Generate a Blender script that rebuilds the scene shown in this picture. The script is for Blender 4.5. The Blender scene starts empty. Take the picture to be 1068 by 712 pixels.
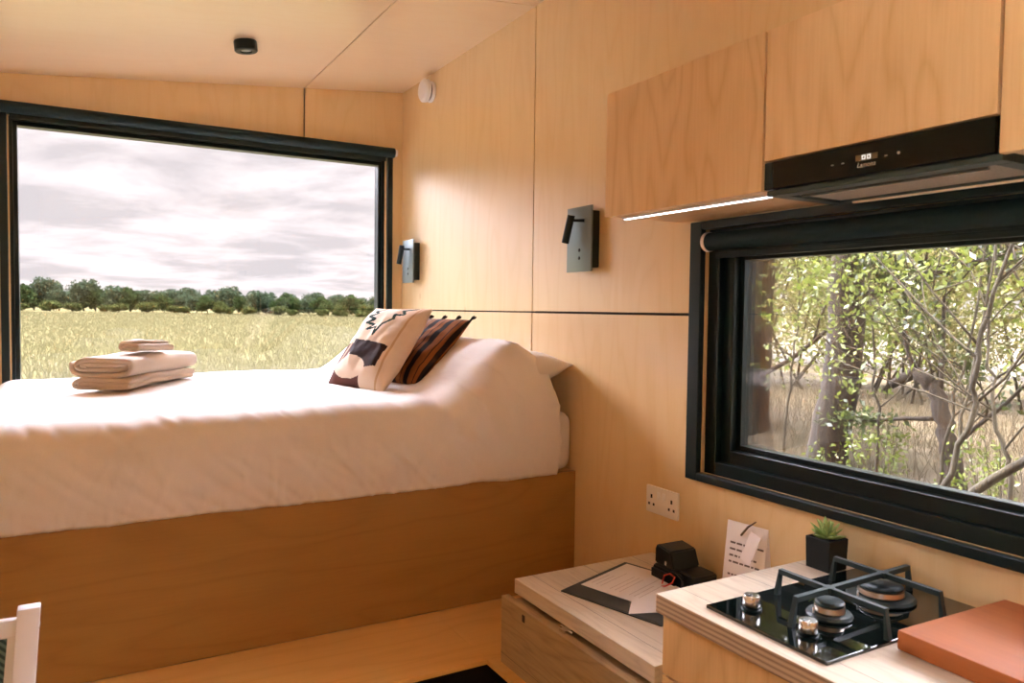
import bpy, bmesh, math, random
from mathutils import Vector, Matrix, noise
C = bpy.context.scene.collection
SC = bpy.context.scene
R = random.Random(7)
PI = math.pi

# ------------------------------------------------------------------ helpers
def link(o, parent=None):
    C.objects.link(o)
    if parent is not None:
        o.parent = parent
    return o

def wloc(o):
    v = Vector((0, 0, 0))
    while o is not None:
        v += o.location
        o = o.parent
    return v

def obj(name, bm, mat, parent=None, smooth=False, local=False, label=None, loc=None):
    """link bm as ONE mesh object; geometry is given in world space unless local"""
    off = Vector((0, 0, 0))
    if parent is not None and not local:
        off = wloc(parent)
    if loc is not None and parent is None:
        off = Vector(loc)
    if off.length > 0:
        bmesh.ops.translate(bm, verts=bm.verts, vec=-off)
    me = bpy.data.meshes.new(name)
    bm.normal_update()
    bm.to_mesh(me)
    bm.free()
    mats = mat if isinstance(mat, (list, tuple)) else [mat]
    for m in mats:
        me.materials.append(m)
    if smooth:
        for p in me.polygons:
            p.use_smooth = True
        if smooth == 'auto':
            try:
                me.set_sharp_from_angle(angle=math.radians(38))
            except Exception:
                pass
    o = bpy.data.objects.new(name, me)
    if loc is not None and parent is None:
        o.location = loc
    link(o, parent)
    if label:
        o['label'] = label
    return o

def thing(name, label, cat, loc=(0, 0, 0), rotz=0, group=None):
    o = bpy.data.objects.new(name, None)
    o.empty_display_size = .05
    o.location = loc
    o.rotation_euler = (0, 0, rotz)
    link(o)
    o['label'] = label
    o['category'] = cat
    if group:
        o['group'] = group
    return o

def tag(o, label, cat, group=None, kind=None):
    o['label'] = label
    o['category'] = cat
    if group:
        o['group'] = group
    if kind:
        o['kind'] = kind
    return o

def struct(o):
    o['kind'] = 'structure'
    return o

def copy_tree(o, parent=None):
    c = o.copy()
    C.objects.link(c)
    if parent is not None:
        c.parent = parent
        c.matrix_parent_inverse = o.matrix_parent_inverse.copy()
    for ch in [x for x in bpy.data.objects if x.parent == o]:
        copy_tree(ch, c)
    return c

def BM():
    return bmesh.new()

def box(bm, x0, x1, y0, y1, z0, z1, bev=0, mi=0, seg=2):
    g = bmesh.ops.create_cube(bm, size=1)
    vs = g['verts']
    for v in vs:
        v.co = Vector((x0 + (v.co.x + .5) * (x1 - x0), y0 + (v.co.y + .5) * (y1 - y0), z0 + (v.co.z + .5) * (z1 - z0)))
    fs = set(f for v in vs for f in v.link_faces)
    for f in fs:
        f.material_index = mi
    if bev > 0:
        es = list(set(e for v in vs for e in v.link_edges))
        r = bmesh.ops.bevel(bm, geom=es, offset=bev, segments=seg, affect='EDGES', profile=.6)
        for f in r['faces']:
            f.material_index = mi
    return vs

def boxb(*a, **k):
    bm = BM()
    box(bm, *a, **k)
    return bm

def xf(bm, verts, M):
    bmesh.ops.transform(bm, matrix=M, verts=verts)

def cyl(bm, p0, p1, r0, r1=None, seg=20, mi=0, caps=True):
    p0 = Vector(p0); p1 = Vector(p1)
    r1 = r0 if r1 is None else r1
    d = p1 - p0
    q = d.to_track_quat('Z', 'Y').to_matrix()
    a = []; b = []
    for i in range(seg):
        t = 2 * PI * i / seg
        o = q @ Vector((math.cos(t), math.sin(t), 0))
        a.append(bm.verts.new(p0 + o * r0)); b.append(bm.verts.new(p1 + o * r1))
    for i in range(seg):
        j = (i + 1) % seg
        f = bm.faces.new((a[i], a[j], b[j], b[i])); f.material_index = mi
    if caps:
        f = bm.faces.new(list(reversed(a))); f.material_index = mi
        f = bm.faces.new(b); f.material_index = mi

def lathe(bm, prof, c=(0, 0, 0), axis='Z', seg=32, mi=0):
    """prof list of (r, h) along the axis"""
    c = Vector(c)
    rings = []
    for r, h in prof:
        ring = []
        for i in range(seg):
            t = 2 * PI * i / seg
            a, b = r * math.cos(t), r * math.sin(t)
            if axis == 'Z': p = Vector((a, b, h))
            elif axis == 'X': p = Vector((h, a, b))
            else: p = Vector((a, h, b))
            ring.append(bm.verts.new(c + p))
        rings.append(ring)
    for k in range(len(rings) - 1):
        for i in range(seg):
            j = (i + 1) % seg
            f = bm.faces.new((rings[k][i], rings[k][j], rings[k + 1][j], rings[k + 1][i])); f.material_index = mi
    for rg in (rings[0], rings[-1]):
        f = bm.faces.new(rg); f.material_index = mi
    bmesh.ops.recalc_face_normals(bm, faces=bm.faces)

def tube(bm, pts, rad, seg=8, mi=0, square=False):
    pts = [Vector(p) for p in pts]
    n = len(pts)
    rads = rad if isinstance(rad, (list, tuple)) else [rad] * n
    rings = []
    up = Vector((0, 0, 1))
    prev = None
    for i in range(n):
        d = (pts[min(i + 1, n - 1)] - pts[max(i - 1, 0)])
        if d.length < 1e-9: d = Vector((0, 0, 1))
        d.normalize()
        if prev is None:
            a = d.cross(up)
            if a.length < .05: a = d.cross(Vector((1, 0, 0)))
        else:
            a = prev - d * prev.dot(d)
        a.normalize(); prev = a
        b = d.cross(a)
        ring = []
        for k in range(seg):
            t = 2 * PI * (k + .5) / seg
            ring.append(bm.verts.new(pts[i] + (a * math.cos(t) + b * math.sin(t)) * rads[i]))
        rings.append(ring)
    for i in range(n - 1):
        for k in range(seg):
            j = (k + 1) % seg
            f = bm.faces.new((rings[i][k], rings[i][j], rings[i + 1][j], rings[i + 1][k])); f.material_index = mi
    try:
        bm.faces.new(list(reversed(rings[0]))).material_index = mi
        bm.faces.new(rings[-1]).material_index = mi
    except Exception:
        pass

def prism(bm, poly, z0, z1, mi=0, M=None):
    a = [bm.verts.new(Vector((p[0], p[1], z0))) for p in poly]
    b = [bm.verts.new(Vector((p[0], p[1], z1))) for p in poly]
    n = len(poly)
    fs = [bm.faces.new(list(reversed(a))), bm.faces.new(b)]
    for i in range(n):
        j = (i + 1) % n
        fs.append(bm.faces.new((a[i], a[j], b[j], b[i])))
    for f in fs: f.material_index = mi
    if M is not None: xf(bm, a + b, M)
    bmesh.ops.recalc_face_normals(bm, faces=fs)
    return a + b

def frame_yz(bm, x0, x1, y0, y1, z0, z1, w, bev=0, mi=0, wz=None):
    """rectangular ring in the YZ plane, thickness x0..x1"""
    wz = w if wz is None else wz
    box(bm, x0, x1, y0, y0 + w, z0, z1, bev, mi)
    box(bm, x0, x1, y1 - w, y1, z0, z1, bev, mi)
    box(bm, x0, x1, y0 + w, y1 - w, z0, z0 + wz, bev, mi)
    box(bm, x0, x1, y0 + w, y1 - w, z1 - wz, z1, bev, mi)

def frame_xz(bm, y0, y1, x0, x1, z0, z1, w, bev=0, mi=0):
    box(bm, x0, x0 + w, y0, y1, z0, z1, bev, mi)
    box(bm, x1 - w, x1, y0, y1, z0, z1, bev, mi)
    box(bm, x0 + w, x1 - w, y0, y1, z0, z0 + w, bev, mi)
    box(bm, x0 + w, x1 - w, y0, y1, z1 - w, z1, bev, mi)

def sstep(a, b, x):
    t = max(0, min(1, (x - a) / (b - a)))
    return t * t * (3 - 2 * t)

# ------------------------------------------------------------------ materials
class NT:
    def __init__(s, name):
        s.m = bpy.data.materials.new(name); s.m.use_nodes = True
        s.t = s.m.node_tree; s.t.nodes.clear()
        s.out = s.t.nodes.new('ShaderNodeOutputMaterial')
    def n(s, typ, **k):
        nd = s.t.nodes.new(typ)
        for a, b in k.items():
            if a == 'ins':
                for i, v in b.items():
                    if isinstance(v, bpy.types.NodeSocket): s.t.links.new(v, nd.inputs[i])
                    else: nd.inputs[i].default_value = v
            else: setattr(nd, a, b)
        return nd
    def math(s, op, a, b=None, c=None):
        nd = s.n('ShaderNodeMath', operation=op)
        for i, v in enumerate((a, b, c)):
            if v is None: continue
            if isinstance(v, bpy.types.NodeSocket): s.t.links.new(v, nd.inputs[i])
            else: nd.inputs[i].default_value = v
        return nd.outputs[0]
    def mix(s, f, a, b, blend='MIX'):
        nd = s.n('ShaderNodeMix', data_type='RGBA', blend_type=blend)
        for i, v in ((0, f), (6, a), (7, b)):
            if isinstance(v, bpy.types.NodeSocket): s.t.links.new(v, nd.inputs[i])
            else: nd.inputs[i].default_value = v if i == 0 else rgba(v)
        return nd.outputs[2]
    def coord(s, scale=(1, 1, 1), kind='Object', loc=(0, 0, 0)):
        tc = s.n('ShaderNodeTexCoord')
        mp = s.n('ShaderNodeMapping')
        mp.inputs['Scale'].default_value = scale
        mp.inputs['Location'].default_value = loc
        s.t.links.new(tc.outputs[kind], mp.inputs[0])
        return mp.outputs[0]
    def noise(s, vec, scale=1, detail=3, rough=.5, dist=0):
        nd = s.n('ShaderNodeTexNoise', ins={'Vector': vec, 'Scale': scale, 'Detail': detail, 'Roughness': rough, 'Distortion': dist})
        return nd.outputs[0]
    def ramp(s, f, stops):
        nd = s.n('ShaderNodeValToRGB')
        s.t.links.new(f, nd.inputs[0])
        el = nd.color_ramp.elements
        while len(el) < len(stops): el.new(.5)
        for e, (p, c) in zip(el, stops):
            e.position = p; e.color = rgba(c)
        return nd.outputs[0]
    def bump(s, h, strength=.2, dist=.01):
        return s.n('ShaderNodeBump', ins={'Height': h, 'Strength': strength, 'Distance': dist}).outputs[0]
    def bsdf(s, color, rough=.5, metal=0, ior=1.5, normal=None, coat=0, coat_rough=.1, coat_ior=1.5, spec=None, sheen=0, trans=0):
        b = s.n('ShaderNodeBsdfPrincipled')
        def st(k, v):
            if isinstance(v, bpy.types.NodeSocket): s.t.links.new(v, b.inputs[k])
            else: b.inputs[k].default_value = v
        st('Base Color', color if isinstance(color, bpy.types.NodeSocket) else rgba(color))
        st('Roughness', rough); st('Metallic', metal); st('IOR', ior)
        if normal is not None: st('Normal', normal)
        st('Coat Weight', coat); st('Coat Roughness', coat_rough); st('Coat IOR', coat_ior)
        if spec is not None: st('Specular IOR Level', spec)
        if sheen: st('Sheen Weight', sheen)
        if trans: st('Transmission Weight', trans)
        s.t.links.new(b.outputs[0], s.out.inputs[0])
        return s.m

def rgba(c):
    if isinstance(c, bpy.types.NodeSocket): return c
    return (c[0], c[1], c[2], 1) if len(c) == 3 else tuple(c)

def plain(name, col, rough=.5, metal=0, **k):
    return NT(name).bsdf(col, rough, metal, **k)

def ply(name, pale, dark, grain='Z', rough=.3, contrast=.5, coat=.0, freq=9., seed=0., cr=.25, knots=True, cior=1.5):
    n = NT(name)
    sc = {'Z': (5, 5, .8), 'X': (.8, 5, 5), 'Y': (5, .8, 5)}[grain]
    v = n.coord(sc, loc=(seed, seed * .7, seed * 1.3))
    a = n.noise(v, 1.0, 2, .45, .3)
    rings = n.math('PINGPONG', n.math('MULTIPLY', a, freq), .5)
    rings = n.math('MULTIPLY', rings, 2.)
    fs = {'Z': (160, 160, 6), 'X': (6, 160, 160), 'Y': (160, 6, 160)}[grain]
    fine = n.noise(n.coord(fs), 1., 3, .6)
    lv = n.coord((1.6, 1.6, 1.6), loc=(seed, 3, 1))
    big = n.noise(lv, 1.3, 2, .5)
    f = n.math('ADD', n.math('MULTIPLY', n.math('POWER', rings, 2.5), .55 * contrast), n.math('MULTIPLY', n.math('SUBTRACT', fine, .42), .9 * contrast))
    f = n.math('ADD', f, n.math('MULTIPLY', n.math('SUBTRACT', big, .42), 1.1 * contrast))
    f.node.use_clamp = True
    col = n.mix(f, pale, dark)
    if knots:
        vo = n.n('ShaderNodeTexVoronoi', ins={'Vector': n.coord({'Z': (3.4, 3.4, 1.9), 'X': (1.9, 3.4, 3.4), 'Y': (3.4, 1.9, 3.4)}[grain], loc=(seed + .3, 0, .4)), 'Scale': 1.0, 'Randomness': 1.})
        k = n.ramp(vo.outputs['Distance'], [(.0, (1, 1, 1)), (.028, (.7, .7, .7)), (.05, (0, 0, 0))])
        kk = n.math('MULTIPLY', k, .45)
        col = n.mix(kk, col, (dark[0] * .7, dark[1] * .55, dark[2] * .45))
    return n.bsdf(col, rough, coat=coat, coat_rough=cr, coat_ior=cior, normal=n.bump(fine, .03, .002))

BIRCH = (.81, .59, .295); BIRCHD = (.69, .43, .16)
M = {}
M['wall'] = ply('birch_ply_wall', BIRCH, BIRCHD, 'Z', .34, .40, coat=1., cr=.24, cior=1.9)
M['ceil'] = ply('birch_ply_ceiling', (.84, .67, .45), (.76, .53, .28), 'X', .34, .30, coat=1., cr=.28, seed=4., cior=1.65)
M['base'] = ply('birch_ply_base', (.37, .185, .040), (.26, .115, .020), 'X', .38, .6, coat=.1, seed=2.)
M['plat'] = ply('birch_ply_platform', (.80, .47, .15), (.64, .33, .08), 'X', .34, .6, coat=.15, seed=9.)
M['door'] = ply('birch_ply_door', (.80, .56, .30), (.62, .37, .15), 'Z', .42, .75, coat=.05, freq=12., seed=5.5, knots=False)
M['carc'] = ply('birch_ply_carcass', (.76, .53, .28), (.62, .40, .18), 'Y', .42, .5, seed=1.)
M['drawer'] = ply('birch_ply_drawer', (.72, .46, .20), (.54, .31, .11), 'Z', .4, .8, coat=.05, seed=6., knots=False)
M['gap'] = plain('shadow_gap_backing', (.035, .025, .018), .8)
M['black'] = plain('black_painted_metal', (.006, .016, .015), .36, spec=.35)
M['blacksat'] = plain('black_satin_frame', (.004, .012, .011), .30, spec=.35)
M['liner'] = ply('pine_liner', (.62, .42, .2), (.5, .32, .14), 'Z', .5, .4, knots=False)
M['blind'] = plain('dark_blind_fabric', (.006, .018, .018), .6, spec=.25)
M['white'] = plain('white_plastic', (.82, .80, .77), .32)
M['offwhite'] = plain('cream_plastic', (.80, .74, .66), .35)
M['dark'] = plain('dark_hole', (.015, .012, .01), .6)
M['plate'] = plain('grey_anodised_plate', (.20, .25, .26), .34, .55)
M['blackgloss'] = plain('black_glass', (.003, .006, .005), .03, ior=1.75)
M['iron'] = plain('cast_iron', (.014, .030, .029), .42)
M['chrome'] = plain('brushed_steel', (.78, .74, .70), .22, 1.0)
M['brass'] = plain('burner_metal', (.62, .52, .42), .28, 1.0)
M['hoodglass'] = plain('hood_black_glass', (.003, .006, .005), .08, ior=1.35)
M['hoodmetal'] = plain('hood_dark_metal', (.05, .075, .07), .35, .5)

def planked(name, pale, dark, grain, pitch, axis, rough=.42):
    n = NT(name)
    sc = {'Y': (9, 1.1, 9), 'X': (1.1, 9, 9)}[grain]
    a = n.noise(n.coord(sc), 1., 3, .55, .4)
    fine = n.noise(n.coord({'Y': (180, 7, 180), 'X': (7, 180, 180)}[grain]), 1., 3, .6)
    rings = n.math('MULTIPLY', n.math('PINGPONG', n.math('MULTIPLY', a, 11.), .5), 2.)
    f = n.math('ADD', n.math('MULTIPLY', n.math('POWER', rings, 3.), .4), n.math('MULTIPLY', n.math('SUBTRACT', fine, .4), 1.0))
    f.node.use_clamp = True
    col = n.mix(f, pale, dark)
    sep = n.n('ShaderNodeSeparateXYZ', ins={0: n.coord()})
    t = n.math('FRACT', n.math('DIVIDE', n.math('ADD', sep.outputs[axis], 10.), pitch))
    ln = n.math('LESS_THAN', t, .012)
    col = n.mix(n.math('MULTIPLY', ln, .75), col, (dark[0] * .35, dark[1] * .3, dark[2] * .3))
    return n.bsdf(col, rough, normal=n.bump(fine, .05, .003))
M['top'] = planked('ash_worktop', (.67, .565, .42), (.46, .36, .24), 'Y', .185, 0)
M['rustic'] = planked('rustic_front', (.44, .31, .155), (.23, .145, .065), 'Y', .17, 2, .5)

def edge_layers():
    n = NT('layered_ply_edge')
    sep = n.n('ShaderNodeSeparateXYZ', ins={0: n.coord()})
    wob = n.noise(n.coord((6, 6, 40)), 1., 3)
    z = n.math('ADD', n.math('MULTIPLY', sep.outputs[2], 1.), n.math('MULTIPLY', wob, .006))
    s = n.math('MULTIPLY', n.math('PINGPONG', n.math('MULTIPLY', z, 95.), .5), 2.)
    col = n.mix(n.math('POWER', s, 1.5), (.52, .37, .22), (.22, .13, .07))
    return n.bsdf(col, .55)
M['edge'] = edge_layers()

def glass(name, tint=(.97, .985, .975), refl=1.0):
    n = NT(name)
    tr = n.n('ShaderNodeBsdfTransparent', ins={0: rgba(tint)})
    gl = n.n('ShaderNodeBsdfGlossy', ins={'Color': (1, 1, 1, 1), 'Roughness': .0})
    fr = n.n('ShaderNodeFresnel', ins={'IOR': 1.5})
    mx = n.n('ShaderNodeMixShader')
    f = n.math('MULTIPLY', fr.outputs[0], refl)
    f.node.use_clamp = True
    n.t.links.new(f, mx.inputs[0])
    n.t.links.new(tr.outputs[0], mx.inputs[1]); n.t.links.new(gl.outputs[0], mx.inputs[2])
    n.t.links.new(mx.outputs[0], n.out.inputs[0])
    return n.m
M['glass'] = glass('solar_control_glass', (.72, .71, .71), .9)
M['glass2'] = glass('kitchen_window_glass', (.75, .74, .73), .8)
M['clear'] = glass('clear_glass')

def cloth(name, col, scale=350, rough=.85, var=.08, sheen=.15):
    n = NT(name)
    w = n.noise(n.coord((1, 1, 1)), scale, 2, .6)
    b = n.noise(n.coord((1, 1, 1)), 7, 3, .5)
    c2 = tuple(x * (1 - var * 2) for x in col)
    cc = n.mix(n.math('ADD', n.math('MULTIPLY', w, .5), n.math('MULTIPLY', b, .4)), col, c2)
    return n.bsdf(cc, rough, normal=n.bump(w, .12, .002), spec=.25, sheen=sheen)
M['duvet'] = cloth('white_cotton', (.86, .80, .75), 300)
M['sheet'] = cloth('white_sheet', (.84, .78, .72), 300)
M['towel'] = cloth('beige_terry', (.73, .61, .48), 420, .95, .16, .2)
M['cream'] = cloth('cream_canvas', (.74, .58, .42), 500, .9)
M['choc'] = cloth('chocolate_cotton', (.030, .012, .008), 500, .95, .05, 0)
M['maroon'] = cloth('maroon_cotton', (.11, .035, .022), 500, .95, .05, 0)
M['tan'] = cloth('tan_cotton', (.58, .37, .20), 500, .9)
M['ink'] = cloth('dark_green_stitch', (.006, .030, .020), 500, .95, .05, 0)
M['rust'] = cloth('rust_wool', (.25, .085, .020), 300, .95, .08, 0)
M['stripe'] = cloth('dark_stripe_wool', (.016, .010, .008), 300, .95, .05, 0)
M['paper'] = plain('white_paper', (.84, .78, .74), .7)
M['print'] = plain('printed_text', (.16, .12, .10), .8)
M['printpale'] = plain('pale_print', (.60, .52, .48), .8)
M['folder'] = plain('charcoal_card', (.045, .050, .046), .55)
M['plasticblk'] = plain('camera_black_plastic', (.006, .010, .009), .38, spec=.35)
M['plastictop'] = plain('camera_worn_top', (.05, .05, .035), .42)
M['red'] = plain('red_cord', (.62, .06, .025), .5)
M['pot'] = plain('black_pot', (.008, .012, .011), .5, spec=.25)
M['soil'] = plain('potting_soil', (.02, .014, .01), .9)

def board_mat():
    n = NT('reddish_hardwood')
    a = n.noise(n.coord((14, 1.2, 14)), 1, 3, .6, .5)
    b = n.noise(n.coord((120, 6, 120)), 1, 3, .6)
    c = n.mix(n.math('ADD', n.math('MULTIPLY', a, .7), n.math('MULTIPLY', b, .4)), (.50, .16, .035), (.28, .075, .018))
    return n.bsdf(c, .5, spec=.25, normal=n.bump(b, .05, .003))
M['board'] = board_mat()

def leafmat(name, c1, c2, trans=.45, gl=.04):
    n = NT(name)
    a = n.noise(n.coord((1, 1, 1)), 1.7, 3, .6)
    r = n.n('ShaderNodeNewGeometry')
    f = n.math('ADD', n.math('MULTIPLY', a, .5), n.math('MULTIPLY', r.outputs['Random Per Island'], .6))
    c = n.mix(f, c1, c2)
    d = n.n('ShaderNodeBsdfDiffuse', ins={0: c}); t = n.n('ShaderNodeBsdfTranslucent', ins={0: c})
    g = n.n('ShaderNodeBsdfGlossy', ins={'Roughness': .35, 'Color': (1, 1, 1, 1)})
    m1 = n.n('ShaderNodeMixShader', ins={0: trans, 1: d.outputs[0], 2: t.outputs[0]})
    m2 = n.n('ShaderNodeMixShader', ins={0: gl, 1: m1.outputs[0], 2: g.outputs[0]})
    n.t.links.new(m2.outputs[0], n.out.inputs[0])
    return n.m
M['leaf'] = leafmat('pale_green_leaves', (.05, .080, .010), (.20, .235, .045))
M['leafd'] = leafmat('dark_ivy_leaves', (.025, .045, .012), (.08, .10, .03))
M['leafy'] = leafmat('yellow_green_leaves', (.10, .10, .025), (.36, .33, .14))
M['far1'] = leafmat('far_tree_green', (.018, .034, .012), (.038, .056, .020), .1, 0.)
M['far2'] = leafmat('far_tree_olive', (.038, .052, .016), (.066, .075, .026), .1, 0.)
M['far3'] = leafmat('far_tree_bluegreen', (.028, .044, .026), (.050, .068, .040), .1, 0.)
M['succ'] = leafmat('succulent_green', (.26, .42, .09), (.55, .66, .28), .25)

def bark(name, c1, c2):
    n = NT(name)
    a = n.noise(n.coord((14, 14, 1.6)), 1, 4, .65, .6)
    c = n.ramp(a, [(.35, c2), (.6, c1)])
    return n.bsdf(c, .9, normal=n.bump(a, .9, .03))
M['bark'] = bark('grey_brown_bark', (.042, .029, .018), (.010, .007, .0045))
M['twig'] = bark('pale_twig', (.062, .052, .032), (.026, .019, .011))
def field_mat():
    n = NT('hay_field')
    v = n.coord((.05, .12, 1))
    a = n.noise(v, 1., 4, .6, .4)
    b = n.noise(n.coord((1.2, 2.2, 1)), 1.0, 5, .7)
    f = n.math('ADD', n.math('MULTIPLY', a, .7), n.math('MULTIPLY', b, .5))
    c = n.ramp(f, [(.3, (.058, .057, .024)), (.52, (.078, .071, .033)), (.75, (.096, .085, .046))])
    d = n.n('ShaderNodeBsdfDiffuse', ins={0: c}); n.t.links.new(d.outputs[0], n.out.inputs[0])
    return n.m
M['field'] = field_mat()
def wood_ground():
    n = NT('woodland_ground')
    a = n.noise(n.coord((1, 1, 1)), 1.3, 5, .7)
    c = n.ramp(a, [(.32, (.035, .03, .014)), (.5, (.09, .072, .046)), (.7, (.16, .13, .10))])
    return n.bsdf(c, .95, spec=.1)
M['wground'] = wood_ground()
M['wgrass'] = leafmat('pale_dry_grass', (.09, .072, .042), (.19, .155, .11), .4, 0.)
M['grass'] = leafmat('dry_grass_blades', (.070, .066, .028), (.096, .086, .043), .5, 0.)

def emit(name, col, s):
    n = NT(name)
    e = n.n('ShaderNodeEmission', ins={0: rgba(col), 1: s})
    n.t.links.new(e.outputs[0], n.out.inputs[0])
    return n.m
M['led'] = emit('led_diffuser', (1., .93, .97), 4.)
M['disp'] = emit('hood_display_digits', (.9, .85, .75), .8)

def mesh_weave():
    n = NT('dark_woven_mesh')
    v = n.coord((1, 1, 1))
    w1 = n.n('ShaderNodeTexWave', wave_type='BANDS', bands_direction='DIAGONAL', ins={'Vector': v, 'Scale': 42.})
    c = n.mix(n.math('GREATER_THAN', w1.outputs[0], .5), (.012, .05, .055), (.10, .17, .17))
    return n.bsdf(c, .7)
M['weave'] = mesh_weave()
M['whitepaint'] = plain('white_painted_wood', (.72, .70, .72), .5)

# ------------------------------------------------------------------ room constants (metres; camera stands at x=0, y=0, z=1.5)
WX = 1.6; BY = 4.075; LX = -.80; RY = -2.3
BF = 2.306                      # bed base front
def ceil_z(x): return 2.717 - .104 * (WX - x)

# ---- floor
f = obj('floor', boxb(LX - .15, WX + .15, RY - .15, BY + .15, -.10, 0), ply('floor_ply', (.60, .44, .27), (.46, .30, .15), 'Y', .4, .6), None)
struct(f)
# raised platform in front of the bed, turning the corner under the side unit
bm = BM()
G = .004
box(bm, LX, 1.025, 1.915, BF, .465, .48, .001)
box(bm, 1.025, WX, 1.20, BF, .465, .48, .001)
o = obj('floor_platform', bm, M['plat']); struct(o)
bm = BM(); box(bm, LX, WX, 2.24, 2.26, 0, .465); box(bm, 1.28, 1.30, 1.20, 2.24, 0, .465); struct(obj('trim_shade_boards', bm, M['dark']))  # dark boards colour in the shade of the hollow under the platform

# ---- right wall: panels on a dark backing, with the kitchen window opening
gp = .0035
W2 = dict(y0=.30, y1=1.675, z0=1.02, z1=1.75)        # opening
bm = BM()
def rpanel(y0, y1, z0, z1):
    box(bm, WX, WX + .018, y0, y1, z0, z1, 0, 0)
GY, GZ = 2.635, 1.4935
HZ = 2.80
rpanel(GY + gp, BY + .02, GZ + gp * .9, HZ); rpanel(GY + gp, BY + .02, 0, GZ - gp * .9)
rpanel(W2['y1'], GY - gp, GZ + gp * 1.2, HZ); rpanel(W2['y1'], GY - gp, 0, GZ - gp * 1.2)
rpanel(W2['y0'], W2['y1'], W2['z1'], HZ); rpanel(W2['y0'], W2['y1'], 0, W2['z0'])
rpanel(RY, W2['y0'], 0, HZ)
for (a, b, c, d) in ((W2['y1'], BY + .15, -.1, HZ), (RY - .15, W2['y0'], -.1, HZ), (W2['y0'], W2['y1'], W2['z1'], HZ), (W2['y0'], W2['y1'], -.1, W2['z0'])):
    box(bm, WX + .018, WX + .15, a, b, c, d, 0, 1)
struct(obj('wall_right', bm, [M['wall'], M['gap']]))

# ---- back wall with the big window
W1 = dict(x0=-.275, x1=1.505, z0=1.02, z1=2.345)
bm = BM()
GX = 1.047
def bpanel(x0, x1, z0, z1): box(bm, x0, x1, BY, BY + .018, z0, z1, 0, 0)
bpanel(LX, GX - gp, W1['z1'], HZ); bpanel(GX + gp, WX, W1['z1'], HZ)
bpanel(LX, W1['x0'], 0, W1['z1']); bpanel(W1['x1'], WX, 0, W1['z1'])
bpanel(W1['x0'], W1['x1'], 0, W1['z0'])
for (a, b, c, d) in ((LX - .15, W1['x0'], -.1, HZ), (W1['x1'], WX, -.1, HZ), (W1['x0'], W1['x1'], W1['z1'], HZ), (W1['x0'], W1['x1'], -.1, W1['z0'])):
    box(bm, a, b, BY + .018, BY + .15, c, d, 0, 1)
struct(obj('wall_back', bm, [M['wall'], M['gap']]))

# ---- left wall (reflected in the panes) with a glazed opening behind the camera
DL = dict(y0=-2.1, y1=-.02, z0=1.15, z1=2.38)
bm = BM()
def lpanel(y0, y1, z0, z1): box(bm, LX - .018, LX, y0, y1, z0, z1, 0, 0)
lpanel(DL['y1'], 2.85 - gp, 0, GZ - gp); lpanel(DL['y1'], 2.85 - gp, GZ + gp, 2.6)
lpanel(2.85 + gp, BY, 0, GZ - gp); lpanel(2.85 + gp, BY, GZ + gp, 2.6)
lpanel(RY, DL['y0'], 0, 2.6); lpanel(DL['y0'], DL['y1'], 0, DL['z0']); lpanel(DL['y0'], DL['y1'], DL['z1'], 2.6)
for (a, b, c, d) in ((DL['y1'], BY + .15, -.1, 2.6), (RY - .15, DL['y0'], -.1, 2.6), (DL['y0'], DL['y1'], -.1, DL['z0']), (DL['y0'], DL['y1'], DL['z1'], 2.6)):
    box(bm, LX - .15, LX - .018, a, b, c, d, 0, 1)
struct(obj('wall_left', bm, [M['wall'], M['gap']]))
# ---- unseen panel on the left, added to keep light off the bed base
struct(obj('wall_light_blocker', boxb(LX, -.27, .10, 1.12, 0, 2.45), M['wall']))
# ---- wall behind the camera
struct(obj('wall_front', boxb(LX - .15, WX + .15, RY - .15, RY, -.1, HZ), M['wall']))
# ---- sloping ceiling: panels on a dark backing
bm = BM()
def cpanel(x0, x1, y0, y1, t0, t1, mi):
    vs = box(bm, x0, x1, y0, y1, 0, 1, 0, mi)
    for v in vs:
        v.co.z = ceil_z(v.co.x) + (t0 if v.co.z < .5 else t1)
g2 = .003
cpanel(LX - .01, GX - g2, 2.635 + g2, BY + .01, 0, .018, 0); cpanel(GX + g2, WX + .012, 2.635 + g2, BY + .01, 0, .018, 0)
cpanel(LX - .01, GX - g2, RY, 2.635 - g2, 0, .018, 0); cpanel(GX + g2, WX + .012, RY, 2.635 - g2, 0, .018, 0)
cpanel(LX - .15, WX + .15, RY - .15, BY + .15, .018, .14, 1)
struct(obj('ceiling', bm, [M['ceil'], M['gap']]))

# ---- window 1 (behind the bed)
def pane(bm, a, b, c, d, e, f2): box(bm, a, b, c, d, e, f2)
w1 = thing('window_1', '', '', (.6, 4.1, 1.02)); del w1['label']; del w1['category']; struct(w1)
bm = BM(); frame_xz(bm, 4.052, BY + .004, -.302, 1.536, .985, 2.372, .030, .002); obj('trim', bm, M['black'], w1)
bm = BM()
frame_xz(bm, BY + .008, 4.092, -.272, 1.507, 1.0, 2.345, .006); obj('liner', bm, M['liner'], w1)
bm = BM()
frame_xz(bm, 4.092, 4.19, -.272, 1.507, 1.0, 2.345, .020, .001)
frame_xz(bm, 4.110, 4.17, -.255, 1.490, 1.015, 2.325, .020, .002)
obj('window_frame', bm, M['blacksat'], w1)
obj('pane', boxb(-.240, 1.474, 4.136, 4.150, 1.03, 2.31), M['glass'], w1)
rb = thing('roller_blind', 'long black roller blind rolled up along the top of the window behind the bed', 'blind', (.6, 4.03, 2.37))
bm = BM(); cyl(bm, (-.33, 4.026, 2.365), (1.532, 4.026, 2.365), .0265, seg=28); obj('roller', bm, M['blind'], rb, 'auto')
bm = BM(); box(bm, -.26, 1.49, 4.036, 4.042, 2.318, 2.345, .002); obj('bottom_bar', bm, M['black'], rb)
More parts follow.
